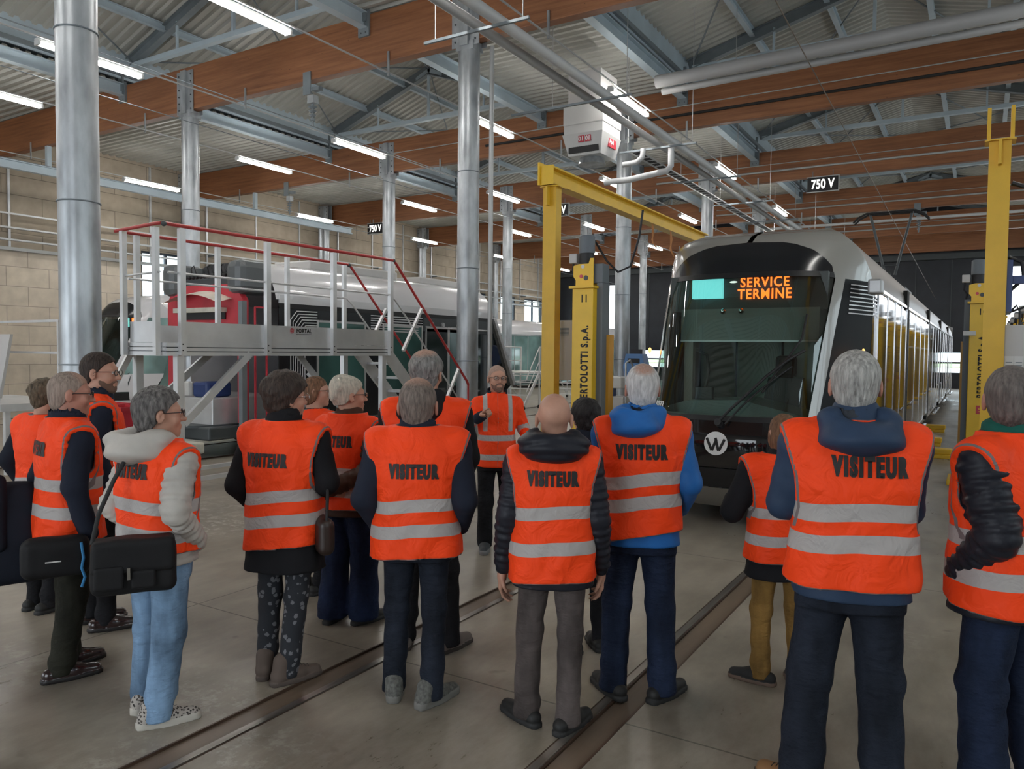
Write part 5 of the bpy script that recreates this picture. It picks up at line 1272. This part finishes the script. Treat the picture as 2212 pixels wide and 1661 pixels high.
    f.F = np.maximum(f.F, jh-Z); V, Q = f.mesh(); at_ = None
    if hiv:
        x, y, z = V.T; e, w = AR[1][1], AR[1][2]; bd = np.where((np.abs(x) < .21) | (z < 1.0), np.maximum(.026-np.abs(z-1.06), .026-np.abs(z-.885)), -1)
        bd = np.maximum(bd, np.where((z > 1.12) & (np.abs(x) < .2), .020-np.abs(np.abs(x)-.115), -1))
        for s in (-1, 1):
            sh, e, w = AR[s]
            for t in (.12, .62):
                u_ = (w-e)/np.linalg.norm(w-e); pr = (V-e)@u_; rad = np.linalg.norm(V-e-pr[:,None]*u_, axis=1); bd = np.maximum(bd, np.where(rad < .085, .022-np.abs(pr-t*np.linalg.norm(w-e)), -1))
        tr_ = np.where((y > 0) & (z > .8), .004-np.abs(x), -1); at_ = {'band': bd, 'trim': tr_}
    jk = mk('coat' if coat else 'jacket', V, Q, VEST if hiv else jacket, root, kk, attrs=at_)
    # ------------------------------------------------ vest
    if vest:
        f = Field((-.36, -.40, hem-.05), (.36, .40, 1.55), vx); vo = off+.022; sr = .064*sleeve+.024
        vp = jp.copy(); vp[:,1] *= vest_g
        f.op(torso(vp, g, vo, z0=hem-.03, z1=1.49), (-.34,-.34,hem-.03), (.34,.34,1.52), k=.02)
        for s in (-1, 1): f.cap((0, lean*.9, 1.405), SH[s], .092, sr-.004, k=.03); f.cap(SH[s], SH[s]*np.array([1.0,1,.9]), sr, sr*.94, k=.03)
        X, Y, Z = f.ax[0][:,None,None], f.ax[1][None,:,None], f.ax[2][None,None,:]
        az = [.95, 1.02, 1.06, 1.14, 1.26, 1.36, 1.46]; axv = [.60, .30, .196, .186, .196, .222, .245]
        def arm_d(X, Z): return np.abs(X)/g - np.interp(Z, az, axv)
        th = np.arctan2(X, -Y); dr = np.clip((1.15-Z)/.4, 0, 1)
        DS = (.0035*np.abs(np.sin(20*Z+9*np.abs(X)+3*np.sin(7*X+pos[0]*9)+2*np.sin(11*Z)))*np.clip((1.3-Z)/.2,0,1)).astype(np.float32) - (.0065*dr*np.sin(7*th+1.3*np.sin(3*Z*6)) ).astype(np.float32) + (.006*wnoise(X+pos[0]*3, Y, Z, 20, (1,1,.8), 7)+.003*wnoise(X, Y, Z+pos[1], 44, (1,1,1.3), 5)).astype(np.float32)
        f.F = f.F + DS; ty = torso(vp, g, off+.003)(X, Y, Z)
        for s in (-1, 1):
            a_ = np.array([0, lean*.9, 1.405]); b_ = SH[s]; ba = b_-a_; t = np.clip(((X-a_[0])*ba[0]+(Y-a_[1])*ba[1]+(Z-a_[2])*ba[2])/(ba@ba), 0, 1)
            dd = np.sqrt((X-a_[0]-t*ba[0])**2+(Y-a_[1]-t*ba[1])**2+(Z-a_[2]-t*ba[2])**2)-(.072+(sr-.019-.072)*t); ty = np.minimum(ty, dd)
            b2_ = b_*np.array([1.0,1,.9]); ba = b2_-b_; t = np.clip(((X-b_[0])*ba[0]+(Y-b_[1])*ba[1]+(Z-b_[2])*ba[2])/(ba@ba), 0, 1)
            dd = np.sqrt((X-b_[0]-t*ba[0])**2+(Y-b_[1]-t*ba[1])**2+(Z-b_[2]-t*ba[2])**2)-(sr*.97-.019); ty = np.minimum(ty, dd)
        f.F = np.maximum(f.F, -(ty+DS).astype(np.float32))
        f.F = np.maximum(f.F, (arm_d(X, Z)*.85).astype(np.float32))
        def hem_z(X, Y): return hem + .012*np.sin(5*X+.7) + .010*np.sin(9*Y+pos[0]) + tilt*X
        f.F = np.maximum(f.F, (hem_z(X, Y)-Z).astype(np.float32))
        nr = np.sqrt(X**2+((Y-.02-lean)/1.15)**2)-(.090 + .35*np.clip(Z-1.43, 0, .1)); f.F = np.maximum(f.F, np.where(Z > 1.33, -nr, -1).astype(np.float32)); f.F = np.maximum(f.F, Z-1.475)
        if openfront:
            gap = np.abs(X) - .012 - .10*np.clip((Z-1.15)/.3, 0, 1) - .05*np.clip((1.0-Z)/.3, 0, 1); f.F = np.where(Y > 0, np.maximum(f.F, -gap), f.F).astype(np.float32)
        V, Q = f.mesh(); x, y, z = V.T; zz = z - .010*np.sin(4.5*x+pos[1]*2) - .006*np.sin(13*x+1) - tilt*x*.7
        band = np.maximum(.033-np.abs(zz-bands[0]), .033-np.abs(zz-bands[1]))
        tr = np.maximum(np.where(z > 1.0, np.minimum(.0085-np.abs(arm_d(x, z)*.85), np.abs(arm_d(x, z)*.85)-.0022), -1), .006-np.abs(z-hem_z(x, y)))
        nrv = np.sqrt(x**2+((y-.02-lean)/1.15)**2)-(.090+.35*np.clip(z-1.43, 0, .1)); tr = np.maximum(tr, np.where(z > 1.36, .010-np.abs(nrv), -1))
        vo_ = mk('safety_vest', V, Q, VEST, root, kk, attrs={'band': band, 'trim': tr})
        if text:
            # lettering laid on the back of the vest
            tm = text_mesh('vest_lettering', 'VISITEUR', .096*kk, M['ink'], None, None, xs=.50, bold=.0055, depth=0, spacing=1.34)
            bm = bmesh.new()
            for dx_ in (-.0022, 0, .0022): tm.data.transform(Matrix.Translation((dx_*kk, 0, 0))); bm.from_mesh(tm.data); tm.data.transform(Matrix.Translation((-dx_*kk, 0, 0)))
            for i in range(-17, 18):
                for co, no in (((i*.009, 0, 0), (1,0,0)), ((0, i*.009, 0), (0,1,0))):
                    bmesh.ops.bisect_plane(bm, geom=bm.verts[:]+bm.edges[:]+bm.faces[:], plane_co=co, plane_no=no, dist=1e-5)
            tree = BVHTree.FromPolygons([tuple(p) for p in (V*kk)], Q.tolist())
            for v in bm.verts:
                X0 = tx*kk + v.co.x; Z0 = text*kk + v.co.y; hit = tree.ray_cast(Vector((X0, -1, Z0)), Vector((0, 1, 0)))
                v.co = Vector((X0, (hit[0].y if hit[0] else -.14) - .0042, Z0))
            bm.to_mesh(tm.data); bm.free(); tm.parent = vo_
    # ------------------------------------------------ hood behind the neck
    if hiv:
        for s in (-1, 1):
            sh, e, w = AR[s]; d_ = (w-e)/np.linalg.norm(w-e); MB().tube([tuple((w-d_*.075)*kk), tuple((w-d_*.03)*kk), tuple((w+d_*.03)*kk), tuple((w+d_*.04)*kk)], [.048*kk, .050*kk, .045*kk, .038*kk], 14).build('cuff', ncol, jk)
    if ncol:
        f = Field((-.2, -.2, 1.36), (.2, .2, 1.58), .008); f.cap((0, -.01+lean, 1.42), (0, .0+lean, 1.485), .095, .097, k=.02)
        X, Y, Z = f.ax[0][:,None,None], f.ax[1][None,:,None], f.ax[2][None,None,:]; nr = np.sqrt(X**2+((Y-.012-lean)/1.1)**2)-(.072+.25*np.clip(Z-1.43,0,.2)); f.F = np.maximum(f.F, -nr); f.F = np.maximum(f.F, Z-(1.535-.25*np.clip(Y-lean, -.05, .2))); f.F = np.where(Y > .03, np.maximum(f.F, .022+.35*(Z-1.42)-np.abs(X)), f.F).astype(np.float32); f.F = (f.F+.002*wnoise(X,Y,Z,40)).astype(np.float32)
        V, Q = f.mesh(); mk('collar', V, Q, ncol, jk, kk)
    if hood:
        hm, hx, hz, rx, ry, rz_, rb = hood
        f = Field((-.26, -.36, 1.08), (.26, .22, 1.62), .0085)
        f.ell((hx, -.095+lean, hz), (rx, ry, rz_), k=0); f.ell((hx, -.075+lean, hz+.03), (rx*.80, ry*.8, rz_*.6), k=.03)
        for s in (-1, 1): f.cap((s*rx*.55, -.06+lean, 1.45), (s*.095, .05+lean, 1.44), .045, .035, k=.04)
        f.cap((-rx*.55, -.06+lean, 1.455), (rx*.55, -.06+lean, 1.455), .045, k=.04)
        f.ell((0, -.005+lean, 1.54), (.082, .092, .13), k=.02, mode='sub'); f.ell((hx, -.12+lean, hz+.115), (rx*.62, ry*.55, .055), k=.03, mode='sub')
        X, Y, Z = f.ax[0][:,None,None], f.ax[1][None,:,None], f.ax[2][None,None,:]
        f.F = f.F + (.006*wnoise(X, Y, Z, 30, (.6,1,1.6), 7)).astype(np.float32)
        if rb: f.F = f.F - (.007*(np.abs(np.sin(PI*(Z+.9*X*X)/.055))-.6)).astype(np.float32)
        else: f.F = f.F + (.007*np.sin(PI*(Z+1.6*X*X)/.060)).astype(np.float32)
        V, Q = f.mesh(); mk('hood', V, Q, hm, jk, kk)
    if scarf:
        f = Field((-.2, -.2, 1.36), (.2, .24, 1.62), .008)
        for j in range(3): f.ell((0, .0+lean+.008*j, 1.435+j*.03), (.112-.010*j, .118-.010*j, .032), k=.012)
        f.ell((0, .0+lean, 1.50), (.062, .068, .09), k=.01, mode='sub')
        X, Y, Z = f.ax[0][:,None,None], f.ax[1][None,:,None], f.ax[2][None,None,:]; f.F = f.F + (.004*wnoise(X, Y, Z, 60, (1,1,.6), 7)).astype(np.float32)
        V, Q = f.mesh(); mk('scarf', V, Q, scarf, root, kk)
    if extra: extra(root, kk)
    return root
navy = cloth('navy_jacket_cloth', (.016, .020, .034)); blackc = cloth('black_jacket_cloth', (.012, .012, .014)); blackp = cloth('black_puffer_nylon', (.018, .019, .026), .45)
beigep = cloth('beige_puffer_nylon', (.46, .43, .39), .5); brownp = cloth('brown_puffer_nylon', (.060, .030, .020), .5); bluej = cloth('bright_blue_shell', (.020, .13, .40), .55)
dblue = cloth('dark_blue_shell', (.028, .050, .095), .55); coatn = cloth('dark_navy_coat', (.012, .015, .024)); hivis = cloth('orange_jacket_fleece', (1.0, .10, .035), .7)
j_dark = jeans('dark_denim', (.014, .018, .028)); j_blue = jeans('indigo_denim', (.013, .021, .046)); j_light = jeans('light_blue_denim', (.17, .27, .40)); t_green = jeans('dark_green_corduroy', (.020, .020, .014))
t_grey = jeans('grey_cotton_trousers', (.085, .070, .066)); t_must = jeans('mustard_trousers', (.22, .125, .035)); t_blk = jeans('black_trousers', (.012, .012, .014)); t_navy = jeans('navy_wide_trousers', (.012, .020, .050))
def pattern_mat():
    m = bpy.data.materials.new('flower_print_trousers'); m.use_nodes = True; N, L = nodes(m); b = N['Principled BSDF']; tc = N.new('ShaderNodeTexCoord')
    v = N.new('ShaderNodeTexVoronoi'); v.inputs['Scale'].default_value = 26; L.new(tc.outputs['Object'], v.inputs['Vector'])
    n = N.new('ShaderNodeTexNoise'); n.inputs['Scale'].default_value = 60; n.inputs['Detail'].default_value = 3; L.new(tc.outputs['Object'], n.inputs['Vector'])
    k = mathn(N, L, 'LESS_THAN', v.outputs['Distance'], mathn(N, L, 'MULTIPLY', n.outputs[0], .62)); L.new(mixc(N, L, k, (.018, .020, .026), (.15, .15, .165)), b.inputs['Base Color']); b.inputs['Roughness'].default_value = .85; return m
def leopard_mat():
    m = bpy.data.materials.new('leopard_print_upper'); m.use_nodes = True; N, L = nodes(m); b = N['Principled BSDF']; tc = N.new('ShaderNodeTexCoord')
    v = N.new('ShaderNodeTexVoronoi'); v.inputs['Scale'].default_value = 80; L.new(tc.outputs['Object'], v.inputs['Vector'])
    k = mathn(N, L, 'LESS_THAN', v.outputs['Distance'], .42); k2 = mathn(N, L, 'LESS_THAN', v.outputs['Distance'], .2)
    c = mixc(N, L, k, (.42, .38, .34), (.015, .013, .012)); c = mixc(N, L, k2, c, (.13, .10, .08)); L.new(c, b.inputs['Base Color']); b.inputs['Roughness'].default_value = .7; return m
SH_BLK = (mat('black_shoe', (.012,.012,.012), .6), mat('black_sole', (.02,.02,.02), .7), 'low'); SH_LEA = (mat('polished_dark_leather', (.028,.014,.014), .22, coat=.6), mat('black_leather_sole', (.012,.01,.01), .5), 'low')
SH_LEO = (leopard_mat(), mat('off_white_sole', (.52,.49,.43), .6), 'sneaker'); SH_BOOT = (mat('taupe_suede', (.115,.085,.070), .85), mat('taupe_rubber', (.085,.065,.055), .8), 'boot')
SH_HIK = (mat('grey_mesh_upper', (.11,.11,.10), .8, noise=(60,.4,2)), mat('grey_rubber_sole', (.17,.165,.15), .7), 'sneaker'); SH_TAN = (mat('tan_leather', (.26,.13,.05), .6), mat('dark_sole', (.03,.03,.03), .7), 'boot')
SH_TAU = (mat('taupe_moccasin', (.17,.14,.125), .8), mat('dark_brown_sole', (.05,.04,.035), .8), 'low'); SH_GREY = (mat('dark_grey_work_shoe', (.05,.055,.06), .7), mat('grey_work_sole', (.16,.16,.16), .7), 'sneaker')
SH_SK = (mat('black_canvas', (.012,.012,.012), .8), mat('brown_gum_sole', (.11,.07,.05), .7), 'low')
h_white = hairm('white_hair', (.52, .51, .50), .2); h_grey = hairm('grey_hair', (.20, .19, .18), .35); h_salt = hairm('salt_and_pepper_hair', (.115, .105, .10), .5); h_dark = hairm('dark_brown_hair', (.040, .026, .020), .4)
h_brown = hairm('chestnut_hair', (.17, .085, .045), .35); h_ash = hairm('ash_brown_hair', (.115, .085, .055), .4); h_thin = hairm('thin_greying_hair', (.17, .135, .115), .3); h_blond = hairm('pale_blond_hair', (.50, .46, .38), .2); h_blk = hairm('black_hair', (.015,.013,.013), .4)
h_shaved = mat('shaved_grey_scalp', (.36, .235, .185), .6, noise=(90, .15, 3)); beardm = mat('dark_stubble', (.17, .095, .07), .8, noise=(120, .35, 3))
DN = lambda s: ((s*.235, -.03, 1.10), (s*.245, .055, .865))
PK = lambda s: ((s*.255, -.075, 1.10), (s*.205, .075, .935), (-s*.8, .1, -.4))
FD = lambda s: ((s*.225, .05, 1.11), (s*.05, .235, 1.10))
# far left trio
person('person', 'bald man with glasses in dark navy jacket and polished brown shoes, leftmost full figure', (-4.25, 2.30), -12, 1.665, {'L': PK(-1), 'R': ((.228, -.04, 1.10), (.235, .03, .835))}, {'L': (-.12, .06, 2), 'R': (.07, -.03, -8)},
    navy, t_green, SH_LEA, ('short', hairm('thin_shaved_hair', (.30, .23, .19), .2), .0035, ((0,.06,.09),(.055,.085,.06))), head=(-14, -4), g=1.08, collar=(.045, .080), ncol=navy, glasses=FRAMEM, hem=.77, openfront=True, skin='b', legr=(.092,.074,.062), bands=(1.115,.965), text=1.30, tx=-.02, sleeve=1.12, hs=1.06)
person('person', 'bearded man with dark hair and glasses, profile behind the bald man at left', (-4.82, 2.80), -25, 1.765, {'L': DN(-1), 'R': DN(1)}, {'L': (-.10, .0, 5), 'R': (.10, .06, -5)},
    navy, t_blk, SH_LEA, ('short', h_dark, .010), head=(-28, -2), glasses=FRAMEM, beard=mat('dark_brown_beard', (.13,.075,.05), .8), hem=.74, openfront=True, collar=(.04, .080), text=None, hs=1.04)
person('person', 'woman with ash brown hair at the left edge, mostly hidden behind the bald man', (-5.46, 2.80), 10, 1.57, {'L': ((-.30, -.06, 1.12), (-.30, .06, .90)), 'R': DN(1)}, {'L': (-.08, .0, 5), 'R': (.09, -.02, -5)},
    coatn, t_blk, SH_BLK, ('curly', h_ash, .008), head=(-10, 0), hem=.80, g=1.1, sleeve=1.3, jhem=.66, text=None)
person('person', 'woman with short grey hair in beige hooded puffer jacket, light blue jeans and leopard sneakers', (-3.39, 2.26), 4, 1.60, {'L': PK(-1), 'R': ((.245, -.095, 1.125), (.165, .11, .92), (-.9, -.2, -.2))}, {'L': (-.13, .06, 12), 'R': (.09, -.04, -32)},
    beigep, j_light, SH_LEO, ('short', h_salt, .022), head=(-30, 0), g=1.04, puffer=1, hem=.90, jhem=.83, hood=(beigep, -.035, 1.43, .175, .14, .10, 0), glasses=FRAMEM, sleeve=1.08, bands=(1.15, 1.01), text=1.315, tx=-.01, legr=(.100,.080,.068), openfront=True, vx=.0098, tilt=-.10, hs=1.08)
person('person', 'woman with curly dark brown hair, black jacket, flower print trousers and taupe boots', (-3.24, 2.92), 18, 1.655, {'L': PK(-1), 'R': ((.265, .0, 1.13), (.13, .17, 1.02), (-.9, -.2, 0))}, {'L': (-.10, .01, 12), 'R': (.07, -.05, -34)},
    blackc, pattern_mat(), SH_BOOT, ('curly', h_dark, .019), head=(-34, 0), g=1.14, collar=(.05, .092), ncol=blackc, hem=.745, jhem=.625, sleeve=1.18, bands=(1.055, .92), tilt=.08, text=1.255, tx=-.025, legr=(.085,.064,.052), glasses=M['chrome'], hs=1.08)
person('person', 'woman with short chestnut hair, only her head showing past the curly haired woman', (-4.20, 4.08), 0, 1.60, {'L': DN(-1), 'R': DN(1)}, {'L': (-.09, 0, 5), 'R': (.09, .0, -8)},
    coatn, t_blk, SH_BLK, ('bob', h_brown, .006), head=(-55, 0), g=.95, glasses=FRAMEM, hem=.76, text=None)
person('person', 'woman with pale blond updo, brown puffer sleeves and wide navy trousers', (-3.54, 3.73), 10, 1.62, {'L': ((-.26, -.10, 1.11), (-.03, -.20, .985), (.9, .2, -.3), (0, 1, 0)), 'R': ((.265, -.11, 1.11), (-.01, -.225, .96), (-.9, .1, -.35), (0, 1, 0))}, {'L': (-.10, .0, 5), 'R': (.12, .06, -22)},
    brownp, t_navy, SH_BLK, ('updo', h_blond, .012), head=(-38, 0), g=1.06, puffer=1, scarf=cloth('brown_wool_scarf', (.065,.032,.022), .9), glasses=FRAMEM, hem=.80, legr=(.10,.092,.100), sleeve=1.05, bands=(1.06, .93), text=1.285, hs=1.08)
person('person', 'tall man with grey curly hair and bald patch in black hooded coat', (-2.84, 3.66), 32, 1.785, {'L': DN(-1), 'R': ((.25, -.03, 1.12), (.20, .14, .93))}, {'L': (-.12, .05, 5), 'R': (.14, -.02, -38)},
    blackc, t_blk, SH_TAU, ('curly', h_grey, .004, ((0,-.02,.135),(.065,.075,.06))), head=(-12, 4), g=1.12, hood=(blackc, -.03, 1.40, .125, .13, .13, 0), hem=.74, sleeve=1.15, legr=(.095,.075,.062), text=1.22, hs=1.06)
person('person', 'man with thin greying hair, navy jacket, dark jeans and grey hiking shoes', (-2.46, 3.10), 31, 1.655, {'L': ((-.265, -.09, 1.09), (-.225, .06, .92), (.9, .1, -.3)), 'R': ((.265, -.09, 1.09), (.225, .06, .92), (-.9, .1, -.3))}, {'L': (-.12, .04, 5), 'R': (.09, -.05, -38)},
    navy, j_dark, SH_HIK, ('short', h_thin, .007, ((0,.03,.12),(.075,.10,.06))), head=(-2, 4), g=1.20, collar=(.045, .090), ncol=navy, hem=.775, jhem=.80, sleeve=1.18, bands=(1.065, .935), text=1.245, legr=(.092,.066,.056), vx=.0095, skin='b', hs=1.24)
gd = person('person', 'guide with shaved head, glasses and stubble in orange high visibility jacket, hand raised', (-3.70, 5.80), -142, 1.675,
    {'R': ((.285, .06, 1.17), (.165, .265, 1.27), (-.35, .75, .45), (-.2, .3, -1.0), -1), 'L': ((-.255, -.03, 1.13), (-.29, .17, .99), (-.1, 1, -.2), (1, 0, -.2), 1)}, {'L': (-.10, .0, 8), 'R': (.10, .02, -8)},
    hivis, t_blk, SH_GREY, ('short', h_shaved, .002), head=(8, 2), g=1.0, vest=False, jhem=.79, ncol=navy, glasses=FRAMEM, beard=beardm, hands=('relax', 'point'), hi_body=.0066, vx=.0095, sleeve=1.02, legr=(.090,.070,.060), hs=1.04, hiv=True)
person('person', 'bald man in black quilted jacket, grey trousers and black slip-on shoes, centre foreground', (-1.74, 3.24), 27, 1.60, {'L': ((-.232, -.04, 1.09), (-.262, .04, .80)), 'R': ((.232, -.04, 1.09), (.250, .055, .81))}, {'L': (-.13, .02, 42), 'R': (.09, -.05, -34)},
    blackp, t_grey, SH_BLK, None, head=(0, 0), g=1.05, puffer=1, hood=(blackp, 0, 1.462, .178, .12, .095, 1), hem=.765, sleeve=1.0, bands=(1.125, .945), text=1.30, legr=(.090,.066,.060), vx=.0095, vest_g=.98, hs=1.13)
person('person', 'woman with black hair in long dark navy coat, mostly hidden behind the bald man', (-2.02, 4.17), 48, 1.50, {'L': DN(-1), 'R': DN(1)}, {'L': (-.09, .0, 5), 'R': (.09, .0, -5)},
    coatn, t_blk, SH_BLK, ('curly', h_blk, .016), vest=False, jhem=.52, coat=True, g=1.12, collar=(.05,.09), legr=(.07,.05,.04), sleeve=1.05)
person('person', 'white haired man in bright blue jacket and indigo jeans with black shoes', (-1.50, 3.76), 27, 1.735, {'L': ((-.20, .08, 1.12), (-.02, .235, 1.10)), 'R': ((.245, -.05, 1.12), (.225, .12, .96))}, {'L': (-.13, .01, 28), 'R': (.12, -.02, -42)},
    bluej, j_blue, SH_BLK, ('short', h_white, .010, ((0,-.065,.115),(.052,.05,.05))), head=(2, 4), g=1.08, collar=(.045, .088), ncol=navy, hood=(bluej, -.045, 1.43, .125, .115, .085, 0), hem=.855, jhem=.80, sleeve=1.06, bands=(1.135, 1.02), text=1.285, tilt=.12, tx=-.012, legr=(.095,.074,.066), skin='b', vx=.0098, hs=1.04)
person('person', 'small woman with short reddish brown hair, black coat sleeve and mustard trousers', (-.90, 4.30), 32, 1.475, {'L': ((-.31, .02, 1.10), (-.24, .24, 1.13)), 'R': FD(1)}, {'L': (-.12, .03, 55), 'R': (.10, -.03, -5)},
    blackc, t_must, SH_SK, ('bob', h_brown, .004), head=(6, 0), g=1.12, hem=.80, jhem=.69, collar=(.05,.088), sleeve=1.3, bands=(1.10, .93), text=None, tilt=-.05, hs=1.05)
person('person', 'tall silver haired man with dark blue hooded jacket, largest back in the foreground', (-.42, 3.30), 17, 1.81, {'L': ((-.245, .04, 1.13), (-.08, .23, 1.06)), 'R': ((.20, .08, 1.12), (.05, .25, 1.08))}, {'L': (-.17, .02, 45), 'R': (.12, -.03, -10)},
    dblue, j_dark, SH_TAN, ('short', hairm('silver_hair', (.36, .35, .33), .3), .011), head=(-6, 2), g=1.12, collar=(.05, .090), ncol=cloth('grey_collar', (.045,.05,.06)), hood=(dblue, .01, 1.415, .148, .115, .085, 0), hem=.855, jhem=.805, sleeve=1.12, bands=(1.135, 1.02), text=1.305, tx=.03, legr=(.098,.080,.076), vx=.009, tilt=-.03, skin='b', vest_g=1.06, hi_body=.007, hs=1.06)
person('person', 'man with cropped grey hair, green scarf and black quilted sleeve at the right edge', (.12, 3.64), 60, 1.755, {'L': ((-.235, -.085, 1.10), (-.165, .09, .93), (.9, -.1, -.2)), 'R': DN(1)}, {'L': (-.12, .04, 45), 'R': (.12, -.04, -5)},
    blackp, j_blue, SH_BLK, ('short', hairm('cropped_grey_hair', (.135,.115,.105), .3), .009), head=(-58, 0), g=1.2, puffer=1, hem=.80, scarf=cloth('green_scarf', (.012,.11,.085), .8), sleeve=1.15, bands=(1.075, .935), text=1.28, legr=(.105,.085,.078), vx=.009, openfront=True, skin='b', hs=1.1)
# ------------------------------------------------------------------ carried bags
def rounded(name, m, par, lo, hi, r, amp=.003, h=.009, wob=24):
    lo = np.array(lo, float); hi = np.array(hi, float); f = Field(lo-.03, hi+.03, h); c = (lo+hi)/2; b = (hi-lo)/2-r
    X, Y, Z = f.ax[0][:,None,None], f.ax[1][None,:,None], f.ax[2][None,None,:]
    q = [np.maximum(np.abs(a-c[i])-b[i], 0) for i, a in enumerate((X, Y, Z))]; f.F = (np.sqrt(q[0]**2+q[1]**2+q[2]**2)-r + amp*wnoise(X, Y, Z, wob)).astype(np.float32)
    V, Q = f.mesh(); return mk(name, V, Q, m, par)
nylon = cloth('black_bag_nylon', (.013,.013,.014), .6)
bg_ = thing('shoulder_bag', 'large black messenger bag hanging at the hip of the woman in beige', 'bag', (-3.25, 2.05, .69), R(56)); bg_.scale = (.86, .9, .9)
rounded('pouch', nylon, bg_, (-.21,-.055,.0), (.20,.06,.27), .045, .006); rounded('flap', nylon, bg_, (-.205,-.075,.11), (.195,.065,.285), .03, .005)
fp = rounded('pocket', nylon, bg_, (-.19,-.085,.04), (-.05,-.05,.16), .015, .002, .006); rounded('pocket', nylon, bg_, (-.02,-.08,.035), (.10,-.045,.13), .015, .002, .006)
MB().box((-.035,-.094,.09),(-.02,-.084,.15)).build('buckle', M['chrome'], bg_)
MB().tube([(-.20,.0,.26),(-.17,.05,.40),(-.10,.10,.56),(-.02,.16,.70),(.05,.22,.72)], .012, 6).build('strap', M['rubber'], bg_)
b2 = thing('waist_bag', 'dark bag with a blue lanyard hanging beside the bald man at left', 'bag', (-4.02, 2.12, .62), R(62))
rounded('pouch', nylon, b2, (-.17,-.06,.0), (.14,.06,.21), .05, .006); MB().tube([(.10,-.065,.18),(.11,-.07,.10),(.10,-.075,.05),(.115,-.072,-.0),(.10,-.07,-.05)], .008, 6).build('lanyard', mat('blue_lanyard', (.03,.22,.48), .6), b2)
MB().box((-.06,-.064,.09),(.01,-.061,.096)).build('logo_mark', M['white'], b2)
b3 = thing('folded_coat', 'dark navy coat carried over an arm at the left edge', 'coat', (-4.50, 2.13, .50), R(62))
rounded('cloth_bundle', coatn, b3, (-.28,-.10,.0), (.15,.10,.56), .09, .014, .011, 16); rounded('sleeve', coatn, b3, (-.16,-.13,.20), (-.02,-.05,.62), .04, .008, .009, 20)
b4 = thing('handbag', 'small dark brown leather bag at the hip of the curly haired woman', 'bag', (-3.03, 2.99, .70), R(-30))
rounded('pouch', mat('dark_brown_leather', (.030,.017,.013), .4), b4, (-.12,-.045,.0), (.12,.045,.20), .04, .006); MB().tube([(-.1,0,.18),(-.09,.01,.34),(0,.02,.48),(.08,.01,.34),(.1,0,.18)], .009, 6).build('strap', M['rubber'], b4)
